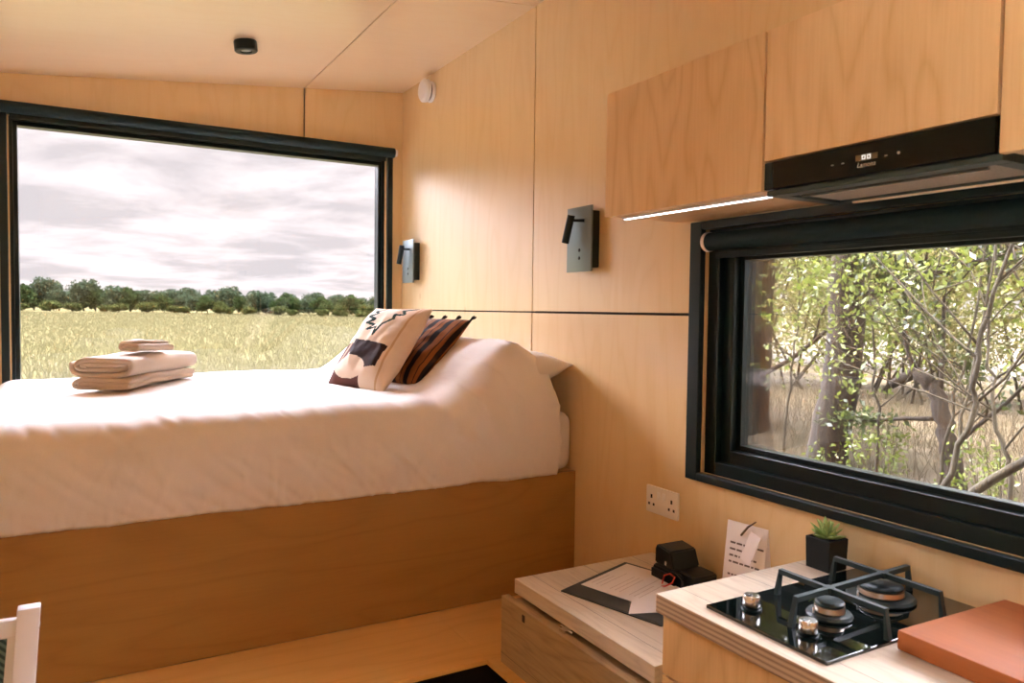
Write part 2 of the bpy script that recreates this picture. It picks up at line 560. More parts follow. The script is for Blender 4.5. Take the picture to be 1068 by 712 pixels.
bm = BM(); cyl(bm, (1.532, 4.026, 2.365), (1.548, 4.026, 2.365), .019, seg=20); obj('end_cap', bm, M['white'], rb, 'auto', label='white end cap')

# ---- window 2 (over the kitchen worktop)
w2 = thing('window_2', '', '', (1.65, .97, 1.0)); del w2['label']; del w2['category']; struct(w2)
bm = BM()
X0, X1 = 1.580, 1.604
box(bm, X0, X1, 1.657, 1.703, 1.003, 1.766, .003); box(bm, X0, X1, .255, .300, 1.003, 1.766, .003)
box(bm, X0, X1, .300, 1.657, 1.003, 1.027, .003); box(bm, X0, X1, .300, 1.657, 1.742, 1.766, .003)
obj('trim', bm, M['black'], w2)
bm = BM(); frame_yz(bm, 1.599, 1.612, .296, 1.661, 1.023, 1.746, .006, wz=.0035); obj('liner', bm, M['liner'], w2)
bm = BM()
frame_yz(bm, 1.612, 1.70, .300, 1.660, 1.022, 1.746, .048, .002, wz=.042)
frame_yz(bm, 1.634, 1.70, .345, 1.616, 1.062, 1.706, .040, .003)
frame_yz(bm, 1.660, 1.69, .380, 1.578, 1.100, 1.668, .016, .002)
obj('window_frame', bm, M['blacksat'], w2)
obj('pane', boxb(1.664, 1.678, .385, 1.575, 1.100, 1.672), M['glass2'], w2)
rb = thing('roller_blind', 'black roller blind rolled up inside the kitchen window, under the wall cupboards', 'blind', (1.6, 1.0, 1.7))
bm = BM(); cyl(bm, (1.600, .325, 1.706), (1.600, 1.640, 1.706), .0265, seg=28); obj('roller', bm, M['blind'], rb, 'auto')
bm = BM(); box(bm, 1.612, 1.615, .34, 1.625, 1.672, 1.71); box(bm, 1.607, 1.620, .34, 1.625, 1.658, 1.674, .003); obj('bottom_bar', bm, M['black'], rb)
bm = BM(); cyl(bm, (1.600, 1.640, 1.706), (1.600, 1.652, 1.706), .0285, seg=24); obj('end_cap', bm, M['offwhite'], rb, 'auto', label='pale ring shaped end cap')

# glazed opening behind the camera (window_3)
w3 = thing('window_3', '', '', (LX, -1.1, .1)); del w3['label']; del w3['category']; struct(w3)
bm = BM(); frame_yz(bm, LX - .12, LX + .01, DL['y0'], DL['y1'], DL['z0'], DL['z1'], .05); obj('window_frame', bm, M['blacksat'], w3)
obj('pane', boxb(LX - .08, LX - .066, DL['y0'] + .04, DL['y1'] - .04, DL['z0'] + .04, DL['z1'] - .04), M['clear'], w3)

# ------------------------------------------------------------------ bed
bb = thing('bed_base', 'built-in birch plywood bed base carrying the mattress by the window', 'bed base', (.4, BF, .48))
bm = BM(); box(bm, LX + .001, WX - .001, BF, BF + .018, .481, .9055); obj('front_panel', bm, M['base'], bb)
bm = BM(); box(bm, LX + .001, WX - .001, BF + .018, BY - .001, .885, .905); obj('bed_board', bm, M['plat'], bb)

MX0, MX1, MY0, MY1 = -.37, 1.597, 2.318, 4.035
bm = BM(); box(bm, MX0, MX1, MY0, MY1, .906, 1.125, .055, 0, 5)
mt = obj('mattress', bm, M['sheet'], None, 'auto', loc=(.6, 3.18, .906))
tag(mt, 'white sheeted mattress on the plywood base, under the white duvet', 'mattress')

# duvet: a cloth surface laid over the mattress and pillows
def duvet():
    NX, NV = 240, 170
    x0, x1 = -.44, 1.512
    bm = BM(); rows = []
    for i in range(NX + 1):
        x = x0 + (x1 - x0) * i / NX
        hump = sstep(1.05, 1.40, x) * .198 - .085 * sstep(1.38, 1.58, x)
        row = []
        for j in range(NV + 1):
            s = j / NV
            # arclength: back edge -> top -> front edge -> drop
            top_len = 4.03 - 2.44
            L = top_len + .16 + .19
            t = s * L
            if t < top_len:
                y = 4.03 - t; z = 0.; k = 0.
            elif t < top_len + .16:
                a = (t - top_len) / .16
                y = 2.44 - .155 * math.sin(a * PI / 2); z = -.085 * (1 - math.cos(a * PI / 2)); k = a
            else:
                a = (t - top_len - .16) / .19
                y = 2.285 - .014 * math.sin(a * PI) + .012 * a * a; z = -.085 - .182 * a; k = 1 + a
            hy = sstep(2.16, 2.46, y)
            zt = 1.168 + hump * hy
            if k > 0:
                fall = min(1., k / 2.)
            else: fall = 0
            zz = zt + z
            if k >= 1:
                # let the drop end at the base edge whatever the height on top
                top = 1.168 + hump * hy - .085
                zz = top + (.903 - top) * (k - 1)
            # swelling of the filling
            sw = .012 * math.sin((x - .2) * 2.1) + .012
            if k < 1: zz += sw * sstep(4.03, 3.8, y)
            # back edge rolls down
            zz -= .05 * sstep(3.93, 4.03, y) ** 2
            # foot end rolls down
            ft = sstep(-.20, -.44, x)
            if k < 1: zz -= .16 * ft ** 2
            # wrinkles
            p = Vector((x * 2.2, y * 2.2, zz * 2.2))
            w = noise.fractal(p, 1., 2.1, 3) * .010
            # diagonal creases on the front near the hump
            cr = math.exp(-((x - 1.22 - .5 * (1.1 - zz)) / .22) ** 2)
            dg = math.sin((x * 1.0 + zz * .55) * 46 + 3.5 * noise.noise(Vector((x * 3, zz * 3, y))))
            front = sstep(2.60, 2.36, y)
            w += .010 * dg * cr * front * sstep(.92, 1.12, zz)
            dg2 = noise.noise(Vector(((x - zz * .8) * 7, (x + zz) * 1.6, 4.2)))
            w += .006 * dg2 * front * (.35 + .65 * sstep(.5, 1.2, x))
            dg3 = abs(noise.noise(Vector(((x + zz * 1.3) * 13, (x - zz) * 2.2, 9.2))))
            w -= .006 * max(0, .22 - dg3) / .22 * front * .7
            w += .006 * noise.noise(Vector((x * 6, y * 5, 2.))) * (1 - front)
            # fine creases running down from the pillows and along the front
            rid = 1 - min(1, abs(noise.noise(Vector(((x + zz * .9) * 9, (x - zz) * 2.0, y * 1.5 + 3)))) / .16)
            w += .0085 * rid * rid * sstep(2.75, 2.40, y) * sstep(.15, .9, x)
            rid2 = 1 - min(1, abs(noise.noise(Vector(((x - zz * .4) * 16, (x + zz) * 4.0, y * 4 + 8)))) / .12)
            w += .0045 * rid2 * rid2 * sstep(3.2, 2.5, y)
            if k < 1:
                pos = Vector((x, y - w * .6 * k, zz + w * (1 - k * .5)))
            else:
                pos = Vector((x, y - w, zz))
                if k > 1.9: pos.z += .006 * noise.noise(Vector((x * 8, 0, 7)))
            if k > 0:
                # right-hand edge tucks in around the pillow end
                pos.x -= .012 * sstep(1.35, 1.53, x) * math.sin(min(1, k) * PI)
            row.append(bm.verts.new(pos))
        rows.append(row)
    for i in range(NX):
        for j in range(NV):
            bm.faces.new((rows[i][j], rows[i + 1][j], rows[i + 1][j + 1], rows[i][j + 1]))
    bmesh.ops.recalc_face_normals(bm, faces=bm.faces)
    # make sure the normals look up / out
    bm.faces.ensure_lookup_table()
    if bm.faces[NV // 3].normal.z < 0:
        bmesh.ops.reverse_faces(bm, faces=bm.faces)
    o = obj('duvet', bm, M['duvet'], None, True, loc=(.6, 3.1, 1.15))
    md = o.modifiers.new('thick', 'SOLIDIFY'); md.thickness = .014; md.offset = -1
    tag(o, 'large white duvet spread over the bed and hanging down its front', 'duvet')
duvet()

def pillow_bm(w, h, t, n=36, pinch=.06, seam=0.0, seed=0):
    """w along local x, h along local z, thickness along y; returns bm with front (y<0) faces mi 0 and back mi 0; vertices in local frame"""
    bm = BM(); G1 = []; G2 = []
    for i in range(n + 1):
        r1 = []; r2 = []
        for j in range(n + 1):
            u = -1 + 2 * i / n; v = -1 + 2 * j / n
            th = ((1 - abs(u) ** 2.6) * (1 - abs(v) ** 2.6)) ** .55
            px = u * w / 2 * (1 - pinch * (1 - v * v) * 1.0); pz = v * h / 2 * (1 - pinch * (1 - u * u))
            wr = noise.noise(Vector((u * 2.3 + seed, v * 2.3, 1))) * .012 * th + noise.noise(Vector((u * 6 + seed, v * 6, 1))) * .004 * th
            edge = (i in (0, n) or j in (0, n))
            a = bm.verts.new(Vector((px, -t / 2 * th - wr, pz)))
            r1.append(a)
            r2.append(a if edge else bm.verts.new(Vector((px, t / 2 * th + wr, pz))))
        G1.append(r1); G2.append(r2)
    fr = []
    for i in range(n):
        for j in range(n):
            f1 = bm.faces.new((G1[i][j], G1[i + 1][j], G1[i + 1][j + 1], G1[i][j + 1])); fr.append((f1, (i + .5) / n, (j + .5) / n))
            f2 = bm.faces.new((G2[i][j], G2[i][j + 1], G2[i + 1][j + 1], G2[i + 1][j])); f2.material_index = 0
    return bm, fr

# pillows lying against the right wall
bm, _ = pillow_bm(.34, .62, .15, 30, .03)
xf(bm, bm.verts, Matrix.Translation((1.432, 2.640, 1.262)) @ Matrix.Rotation(math.radians(-13), 4, 'Y') @ Matrix.Rotation(PI / 2, 4, 'X') @ Matrix.Rotation(0, 4, 'Z'))
pl = obj('pillow', bm, M['sheet'], None, True, loc=(1.42, 2.655, 1.14))
tag(pl, 'white pillow against the plywood wall, its corner poking out from the duvet', 'pillow')

def basis(origin, W, U):
    W = Vector(W).normalized(); U = Vector(U); U = (U - W * U.dot(W)).normalized()
    N = W.cross(U)          # local y axis = -(facing)
    Mx = Matrix.Identity(4)
    for r in range(3):
        Mx[r][0] = W[r]; Mx[r][1] = -N[r]; Mx[r][2] = U[r]; Mx[r][3] = origin[r]
    return Mx

def seg_d(p, a, b):
    ax, ay = a; bx, by = b; px, py = p
    dx, dy = bx - ax, by - ay
    t = max(0, min(1, ((px - ax) * dx + (py - ay) * dy) / (dx * dx + dy * dy)))
    return math.hypot(px - ax - t * dx, py - ay - t * dy)

def in_poly(p, poly):
    x, y = p; c = False; n = len(poly)
    for i in range(n):
        x1, y1 = poly[i]; x2, y2 = poly[(i + 1) % n]
        if (y1 > y) != (y2 > y) and x < (x2 - x1) * (y - y1) / (y2 - y1) + x1: c = not c
    return c

# printed cream cushion
def cushion_print():
    S = .40
    bm, fr = pillow_bm(S, S, .135, 120, .05, seed=3)
    squig = [(.30, 1.0), (.36, .93), (.24, .90), (.36, .85), (.22, .81), (.38, .77), (.26, .72), (.42, .70), (.36, .63), (.52, .66), (.56, .56), (.60, .70), (.70, .78), (.66, .84), (.78, .86), (.70, .92), (.84, .97), (.80, 1.0)]
    block = [(.26, .50), (.86, .46), (.84, .22), (.52, .14), (.27, .36)]
    for f, u, v in fr:
        p = (u, v); mi = 0
        # maroon ground at the lower left, with a tan blob inside
        if v < .45 and u < .62 and (u < .30 or v < .20) and v < .50 - .15 * u: mi = 2
        if in_poly(p, block): mi = 1
        if ((u - .40) / .28) ** 2 + ((v - .175) / .12) ** 2 < 1 and v > .06: mi = 0
        if .885 < u < .905: mi = 3
        if abs(u - .10 - .25 * v) < .018 and .25 < v < .62: mi = 3
        d = min(seg_d(p, squig[i], squig[i + 1]) for i in range(len(squig) - 1))
        if d < .016: mi = 4
        f.material_index = mi
    Mx = basis((1.045, 2.905, 1.340), (.24, -.97, 0), (.56, .20, .80))
    xf(bm, bm.verts, Mx)
    o = obj('cushion', bm, [M['cream'], M['choc'], M['maroon'], M['tan'], M['ink']], None, True, loc=(.97, 2.86, 1.18))
    tag(o, 'cream cushion printed with a dark brown block and green squiggly leaf outline', 'cushion')
cushion_print()

def cushion_stripe():
    S = .44
    Mx = basis((1.215, 2.93, 1.330), (.19, -.98, 0), (.73, .03, .69))
    root = thing('cushion', 'rust and dark brown striped cushion with tassels, behind the printed cream cushion', 'cushion', (1.2, 2.8, 1.2))
    bm, fr = pillow_bm(.42, .37, .10, 90, .03, seed=8)
    for f, u, v in fr:
        b = (u * 5.2) % 1
        mi = 1 if b < .34 else 0
        if .72 < b < .78: mi = 1
        f.material_index = mi
    # same weave on the back
    xf(bm, bm.verts, Mx)
    obj('cover', bm, [M['rust'], M['stripe']], root, True)
    for k in range(5):
        u = -.20 + .40 * k / 4
        bm = BM()
        base = Vector((u, 0, .180))
        tube(bm, [Mx @ base, Mx @ (base + Vector((0, 0, .012)))], .005, 6)
        for q in range(5):
            a = 2 * PI * q / 5
            tube(bm, [Mx @ (base + Vector((0, 0, .010))), Mx @ (base + Vector((.005 * math.cos(a) + .004, .004 * math.sin(a), .018))), Mx @ (base + Vector((.008 * math.cos(a) + .010, .006 * math.sin(a) , .024)))], [.0045, .004, .002], 5)
        obj('tassel', bm, M['stripe'], root, True)
cushion_stripe()

# folded towels
def towel(origin, along, length, depth, layers, lt, height, start, name, label, cat='towel', seed=0, squash=1.0, group=None):
    """cross section = a flat folded strip (wraps), extruded along 'along'"""
    rr = random.Random(seed)
    A = Vector(along).normalized(); B = Vector((-A.y, A.x, 0)); Z = Vector((0, 0, 1))
    # fold path in (b, z): a flattened roll, 'layers' turns, outermost turn 'lt' * ... high
    path = []
    Hh = height / 2; hw = depth / 2
    NS = int(44 * layers)
    for q in range(NS + 1):
        t = q / NS                                  # 0 inside, 1 outside
        th = 2 * PI * layers * t + start
        k = (1 - t) * layers                        # turns still to come
        a = hw - lt * .5 - lt * 1.02 * k
        h = max(.004, Hh - lt * .5 - lt * 1.02 * k)
        c_, s_ = math.cos(th), math.sin(th)
        ex_ = .42
        path.append((hw + a * math.copysign(abs(c_) ** ex_, c_), Hh + h * math.copysign(abs(s_) ** .8, s_)))
    NL = 22
    bm = BM(); rows = []
    for i in range(NL + 1):
        s = i / NL
        row = []
        for (b, z) in path:
            en = 1 - .0 * (2 * s - 1) ** 4
            jit = .006 * noise.noise(Vector((s * 3, b * 9, z * 50 + seed)))
            zz = z * squash * (1 + .16 * noise.noise(Vector((s * 3 + seed, b * 7, z * 12)))) * (1 - .10 * (abs(2 * s - 1) ** 3))
            pos = Vector(origin) + A * (s * length + (jit if i in (0, NL) else 0)) + B * (b + jit) + Z * zz
            row.append(bm.verts.new(pos))
        rows.append(row)
    for i in range(NL):
        for j in range(len(path) - 1):
            bm.faces.new((rows[i][j], rows[i + 1][j], rows[i + 1][j + 1], rows[i][j + 1]))
    bmesh.ops.recalc_face_normals(bm, faces=bm.faces)
    o = obj(name, bm, M['towel'], None, True, loc=origin)
    md = o.modifiers.new('thick', 'SOLIDIFY'); md.thickness = lt * .97; md.offset = 0; md.use_rim = True
    md2 = o.modifiers.new('soft', 'SUBSURF'); md2.levels = 1; md2.render_levels = 1
    tag(o, label, cat, group)
    return o
DIR = (.52, .86, 0)
ZB = 1.176
towel((.175, 3.075, ZB), DIR, .54, .25, 1.5, .0200, .066, -.6, 'towel', 'beige folded bath towel at the bottom of the stack on the bed', seed=1)
towel((.178, 3.085, ZB + .049), DIR, .55, .255, 2.2, .0200, .102, -1.0,  'towel', 'thick beige folded bath towel lying on the other one, under the flannel', seed=2)
towel((.205, 3.23, ZB + .134), (.80, .60, 0), .175, .13, 1.4, .0165, .056, -.8,  'flannel', 'small beige folded flannel on top of the towel stack', 'flannel', seed=5)

# ------------------------------------------------------------------ wall things
def reading_light():
    """local frame: wall plane x=0, the room towards -x"""
    root = thing('reading_light', 'grey wall reading light beside the wall cupboards, nearer of the two', 'wall light', (WX, 2.245, 1.755), 0, 'bedside reading lights')
    kw = dict(local=True)
    obj('back_box', boxb(-.032, 0, -.062, .058, -.100, .100, .003), M['black'], root, 'auto', **kw)
    obj('face_plate', boxb(-.044, -.036, -.072, .078, -.115, .117, .002), M['plate'], root, 'auto', **kw)
    bm = BM(); cyl(bm, (-.036, .0, 0), (-.030, 0, 0), .05); obj('spacer', bm, M['black'], root, True, **kw)
    bm = BM(); cyl(bm, (-.044, -.030, .065), (-.078, .002, .066), .0055, seg=12); obj('arm', bm, M['black'], root, True, **kw)
    bm = BM(); cyl(bm, (-.078, .002, .085), (-.084, .030, -.012), .0135, .0135, seg=20); hd = obj('lamp_head', bm, M['black'], root, 'auto', **kw)
    for dz in (-.038, -.066):
        bm = BM(); cyl(bm, (-.0435, -.002, dz), (-.0455, -.002, dz), .0062, seg=14); obj('button', bm, M['dark'], root, True, **kw)
    return root
rl = reading_light()
r2 = copy_tree(rl)
r2.location = (WX, 3.872, 1.757)
r2['label'] = 'grey wall reading light in the corner next to the big window'

al = thing('smoke_alarm', 'round white alarm high on the plywood wall near the ceiling corner', 'alarm', (WX, 3.66, 2.63))
bm = BM(); lathe(bm, [(.030, 0), (.052, -.002), (.054, -.012), (.050, -.018)], (WX, 3.660, 2.622), 'X', 36); obj('base', bm, M['white'], al, 'auto')
bm = BM(); lathe(bm, [(.040, -.018), (.058, -.026), (.060, -.046), (.050, -.056), (.012, -.060)], (WX, 3.668, 2.627), 'X', 36); obj('sensor_cover', bm, M['white'], al, 'auto')
bm = BM(); lathe(bm, [(.044, -.015), (.046, -.020), (.046, -.027), (.044, -.029)], (WX, 3.662, 2.623), 'X', 30); obj('vent', bm, M['dark'], al, True)

sp = thing('ceiling_spotlight', 'small round black spotlight on the sloping plywood ceiling', 'ceiling light', (.617, 3.37, ceil_z(.617)))
tilt = Matrix.Translation((.617, 3.37, ceil_z(.617) + .001)) @ Matrix.Rotation(-math.atan(.104), 4, 'Y')
bm = BM(); lathe(bm, [(.045, 0), (.047, -.004), (.047, -.040), (.043, -.044), (.026, -.044), (.022, -.036)], (0, 0, 0), 'Z', 32); xf(bm, bm.verts, tilt); obj('housing', bm, M['black'], sp, 'auto')
bm = BM(); lathe(bm, [(.021, -.0365), (.021, -.0385), (.012, -.040)], (0, 0, 0), 'Z', 24); xf(bm, bm.verts, tilt); obj('lens', bm, plain('frosted_lens', (.35, .38, .36), .3), sp, True)

so = thing('wall_socket', 'white double power socket with two switches on the plywood wall', 'socket', (WX, 1.815, .90))
Ry, Rz = 1.817, .9005
obj('face_plate', boxb(WX - .010, WX, Ry - .0735, Ry + .0735, Rz - .043, Rz + .043, .003), M['offwhite'], so, 'auto')
for dy in (.0125, -.0125):
    bm = BM(); box(bm, WX - .0135, WX - .009, Ry + dy - .006, Ry + dy + .006, Rz + .006, Rz + .030, .002); obj('switch', bm, M['white'], so, 'auto')
for dy in (.047, -.047):
    for (ay, az, hh) in ((-.011, -.019, .004), (.011, -.019, .004), (0, .006, .006)):
        sgn = 1
        bm = BM(); box(bm, WX - .0108, WX - .0095, Ry + dy + ay - .0038, Ry + dy + ay + .0038, Rz + az - hh + .004, Rz + az + hh + .004); obj('pin_hole', bm, M['dark'], so)

# ------------------------------------------------------------------ wall cupboards + hood
CF = 1.308; CB = 1.768; CT = 2.115
def cupboard(y0, y1, zb, label, door_y0, door_y1, zdoor, top=CT):
    t = thing('wall_cupboard', label, 'cupboard', (CF + .15, (y0 + y1) / 2, zb), 0, 'wall cupboards over the kitchen window')
    bm = BM(); box(bm, CF + .021, WX, y0, y1, zb, top - .002); obj('body', bm, M['carc'], t)
    bm = BM(); box(bm, CF, CF + .018, door_y0, door_y1, zdoor, top, .0012); obj('door', bm, M['door'], t)
    return t
cupboard(1.187, 1.760, CB + .004, 'plywood wall cupboard at the left end, next to the reading light', 1.188, 1.760, CB)
cupboard(.695, 1.184, CB + .085, 'plywood wall cupboard directly above the black cooker hood', .697, 1.182, 1.832)
cupboard(.10, .692, CB + .004, 'plywood wall cupboard to the right of the cooker hood, cut by the frame', .102, .691, CB - .002)

hd = thing('cooker_hood', 'slim black glass cooker hood built in under the middle wall cupboard', 'cooker hood', (1.45, .94, CB))
obj('body', boxb(CF + .03, WX - .02, .697, 1.184, CB + .0, CB + .083, .002), M['hoodmetal'], hd)
bm = BM(); box(bm, CF + .002, CF + .012, .699, 1.160, CB + .002, 1.829, .0015); obj('front_glass', bm, M['hoodglass'], hd, label='black glass control panel')
bm = BM(); box(bm, CF + .004, CF + .03, 1.163, 1.184, CB + .002, 1.829, .0015); obj('side_post', bm, M['black'], hd)
bm = BM()
zt, zb = CB + .0, CB - .012
box(bm, CF + .008, CF + .045, .690, 1.180, zb, zt, .002); box(bm, WX - .075, WX - .045, .690, 1.180, zb, zt, .002)
box(bm, CF + .045, WX - .075, 1.150, 1.180, zb, zt, .002); box(bm, CF + .045, WX - .075, .690, .720, zb, zt, .002)
obj('underside_frame', bm, M['hoodmetal'], hd)
bm = BM(); box(bm, CF + .046, WX - .076, .721, 1.149, zb + .006, zt)
n = NT('hood_filter_mesh'); w = n.n('ShaderNodeTexVoronoi', ins={'Vector': n.coord(), 'Scale': 260.})
obj('grease_filter', bm, n.bsdf(n.mix(w.outputs[0], (.55, .46, .34), (.30, .25, .19)), .45, .3), hd, label='metal mesh filter')
bm = BM(); box(bm, CF + .060, CF + .066, .74, 1.13, zb - .002, zb + .007); obj('filter_rail', bm, M['chrome'], hd)
bm = BM(); box(bm, WX - .074, WX - .066, .70, 1.12, zb - .004, zb + .002); obj('rear_rail', bm, plain('pale_rail', (.7, .6, .45), .4), hd)
# control marks
def mark(y, z, w, h, mat, nm):
    bm = BM(); box(bm, CF + .0008, CF + .003, y - w / 2, y + w / 2, z - h / 2, z + h / 2); obj(nm, bm, mat, hd)
pg = plain('control_symbols', (.55, .50, .40), .5)
mark(.9335, 1.8015, .046, .011, plain('display_window', (.20, .15, .07), .3), 'display')
def digit(y, z):
    bm = BM(); frame_yz(bm, CF + .0002, CF + .001, y - .0038, y + .0038, z - .0042, z + .0042, .0018); obj('display_digit', bm, M['disp'], hd)
digit(.939, 1.8015); digit(.928, 1.8015)
for yy in (1.009, .985, .893): mark(yy, 1.797, .005, .0018, pg, 'touch_button')
bm = BM(); cyl(bm, (CF + .003, .868, 1.798), (CF + .0008, .868, 1.798), .0028, seg=12); obj('touch_button', bm, pg, hd)
def text_mesh(txt, size, mat, parent, Mx, name='brand_lettering', shear=.25):
    cu = bpy.data.curves.new('t', 'FONT'); cu.body = txt; cu.size = size; cu.shear = shear; cu.align_x = 'CENTER'; cu.extrude = .0002
    to = bpy.data.objects.new('t', cu); C.objects.link(to)
    bpy.context.view_layer.update()
    me = bpy.data.meshes.new_from_object(to.evaluated_get(bpy.context.evaluated_depsgraph_get()))
    C.objects.unlink(to); bpy.data.objects.remove(to); bpy.data.curves.remove(cu)
    bm = BM(); bm.from_mesh(me); bpy.data.meshes.remove(me)
    xf(bm, bm.verts, Mx)
    return obj(name, bm, mat, parent)
# letters face -x: text x axis -> -y, text y axis -> +z
TM = Matrix(((0, 0, -1, CF + .0014), (-1, 0, 0, .934), (0, 1, 0, 1.7835), (0, 0, 0, 1)))
text_mesh('Lamona', .0125, pg, hd, TM)

ls = thing('led_strip_light', 'thin glowing LED strip under the left wall cupboard', 'light', (1.37, 1.48, CB))
bm = BM(); box(bm, 1.362, 1.380, 1.20, 1.752, CB - .002, CB + .005); obj('channel', bm, plain('led_channel', (.75, .72, .70), .4), ls)
bm = BM(); box(bm, 1.368, 1.375, 1.205, 1.748, CB - .0045, CB - .0015); obj('diffuser', bm, M['led'], ls)

# ------------------------------------------------------------------ kitchen unit
ku = thing('kitchen_cabinet', 'plywood kitchen base cabinet under the worktop with the hob', 'cabinet', (1.34, .3, 0))
obj('body', boxb(1.105, WX - .002, -.60, 1.226, .001, .857), M['drawer'], ku)
for (y0, y1, z0, z1) in ((.62, 1.226, .724, .855), (-.0, .616, .724, .855), (.62, 1.226, .40, .719), (0, .616, .40, .719), (.62, 1.226, .06, .395), (0, .616, .06, .395)):
    d = obj('drawer_front', boxb(1.085, 1.105, y0, y1, z0, z1, .0012), M['drawer'], ku)
wt = BM(); box(wt, 1.068, WX, -.62, 1.231, .858, .898, .0015)
for f in wt.faces:
    f.material_index = 0 if f.normal.z > .5 else 1
wo = obj('worktop', wt, [M['top'], M['edge']], None, loc=(1.33, .3, .858))
tag(wo, 'pale wooden kitchen worktop with layered ply edge, holding hob and board', 'worktop')

# side unit (lower, left of the kitchen cabinet)
su = thing('side_unit', 'low rustic wooden unit between bed and kitchen cabinet holding the folder and camera', 'side table', (1.34, 1.56, .48))
bm = BM(); box(bm, 1.087, WX, 1.252, 1.867, .684, .725, .0015); tp = obj('worktop', bm, M['top'], su)
bm = BM(); box(bm, 1.054, 1.078, 1.245, 1.884, .481, .676, .0015); obj('front_panel', bm, M['rustic'], su)
bm = BM(); box(bm, 1.079, WX, 1.262, 1.862, .481, .668); obj('body', bm, M['rustic'], su)
bm = BM(); box(bm, 1.066, 1.100, 1.575, 1.600, .6765, .684); cyl(bm, (1.082, 1.560, .680), (1.082, 1.615, .680), .004, seg=10); obj('hinge', bm, M['chrome'], su)
bm = BM(); box(bm, 1.0530, 1.0545, 1.752, 1.766, .642, .662, .0005); obj('knot', bm, plain('dark_knot', (.05, .03, .02), .8), su)

# ------------------------------------------------------------------ hob
hb = thing('gas_hob', 'black glass two-burner gas hob set in the wooden worktop', 'hob', (1.345, .977, .898))
obj('glass_top', boxb(1.106, 1.588, .833, 1.121, .898, .905, .0015), M['blackgloss'], hb, label='shiny black glass')
def burner(x, y, r):
    bm = BM(); lathe(bm, [(r * 1.35, .905), (r * 1.42, .909), (r * 1.32, .914), (r * 1.0, .915)], (x, y, 0), 'Z', 40); b = obj('burner', bm, M['iron'], hb, 'auto')
    bm = BM(); lathe(bm, [(r * .9, .915), (r * .96, .917), (r * .92, .927), (r * .6, .928)], (x, y, 0), 'Z', 40); obj('flame_ring', bm, M['brass'], b, 'auto', label='metal flame ring')
    bm = BM(); lathe(bm, [(r * .84, .928), (r * .90, .930), (r * .90, .934), (r * .8, .937), (r * .2, .938)], (x, y, 0), 'Z', 40); obj('burner_cap', bm, M['iron'], b, 'auto')
    # ignition pin
    bm = BM(); cyl(bm, (x - r * 1.15, y + r * .3, .912), (x - r * 1.15, y + r * .3, .925), .002, seg=8); obj('igniter', bm, M['white'], b)
burner(1.281, .963, .031); burner(1.460, .975, .048)
for (x, y) in ((1.171, 1.061), (1.169, .923)):
    bm = BM(); lathe(bm, [(.020, .905), (.020, .908), (.0145, .909), (.0145, .912)], (x, y, 0), 'Z', 28); k = obj('knob', bm, M['black'], hb, 'auto')
    bm = BM(); lathe(bm, [(.0165, .912), (.0172, .914), (.0168, .932), (.0155, .934), (.004, .9345)], (x, y, 0), 'Z', 32); obj('knob_cap', bm, M['chrome'], k, 'auto', label='brushed metal cap')
    bm = BM(); box(bm, x - .013, x + .001, y - .0012, y + .0012, .934, .9355); obj('pointer', bm, M['black'], k)
bm = BM()
def bar(pts, r=.0075): tube(bm, pts, r, 4)
zg = .957
bar([(1.170, .962, .905), (1.180, .962, zg), (1.548, .973, zg), (1.556, .973, .905)])
bar([(1.281, 1.092, .905), (1.281, 1.084, zg), (1.281, .844, zg), (1.281, .838, .905)])
bar([(1.457, 1.092, .905), (1.457, 1.084, zg), (1.457, .847, zg), (1.457, .840, .905)])
for (x, y) in ((1.281, .966), (1.457, .970)):
    for a in range(4):
        t = PI / 4 + a * PI / 2
    lathe(bm, [(.012, zg - .006), (.013, zg), (.012, zg + .0055)], (x, y, 0), 'Z', 8)
obj('pan_support', bm, M['iron'], hb)

# cutting board
bm = BM(); box(bm, 0, .35, 0, .42, 0, .036, .004)
xf(bm, bm.verts, Matrix.Translation((1.272, .815, .8995)) @ Matrix.Rotation(math.radians(-2), 4, 'Z') @ Matrix.Translation((0, -.42, 0)))
o = obj('chopping_board', bm, M['board'], None, 'auto', loc=(1.43, .6, .8995)); tag(o, 'thick reddish brown wooden chopping board on the worktop beside the hob', 'chopping board')

# ------------------------------------------------------------------ succulent
pc = Vector((1.536, 1.168, .8985))
sc_ = thing('potted_succulent', 'small green succulent in a square black pot by the kitchen window', 'plant', pc)
bm = BM(); s = .034
prof = [(s * .93, 0), (s, .074)]
def sq(z, r): return [bm.verts.new(pc + Vector((a * r, b * r, z))) for a, b in ((-1, -1), (1, -1), (1, 1), (-1, 1))]
rings = [sq(0, s * .94), sq(.074, s), sq(.074, s * .86), sq(.062, s * .84)]
for k in range(3):
    for i in range(4):
        j = (i + 1) % 4
        bm.faces.new((rings[k][i], rings[k][j], rings[k + 1][j], rings[k + 1][i]))
bm.faces.new(list(reversed(rings[0]))); bm.faces.new(rings[3])
bmesh.ops.recalc_face_normals(bm, faces=bm.faces)
bmesh.ops.bevel(bm, geom=list(bm.edges), offset=.0015, segments=1, affect='EDGES')
obj('pot', bm, M['pot'], sc_)
bm = BM(); box(bm, pc.x - s * .84, pc.x + s * .84, pc.y - s * .84, pc.y + s * .84, pc.z + .061, pc.z + .066); obj('soil', bm, M['soil'], sc_)
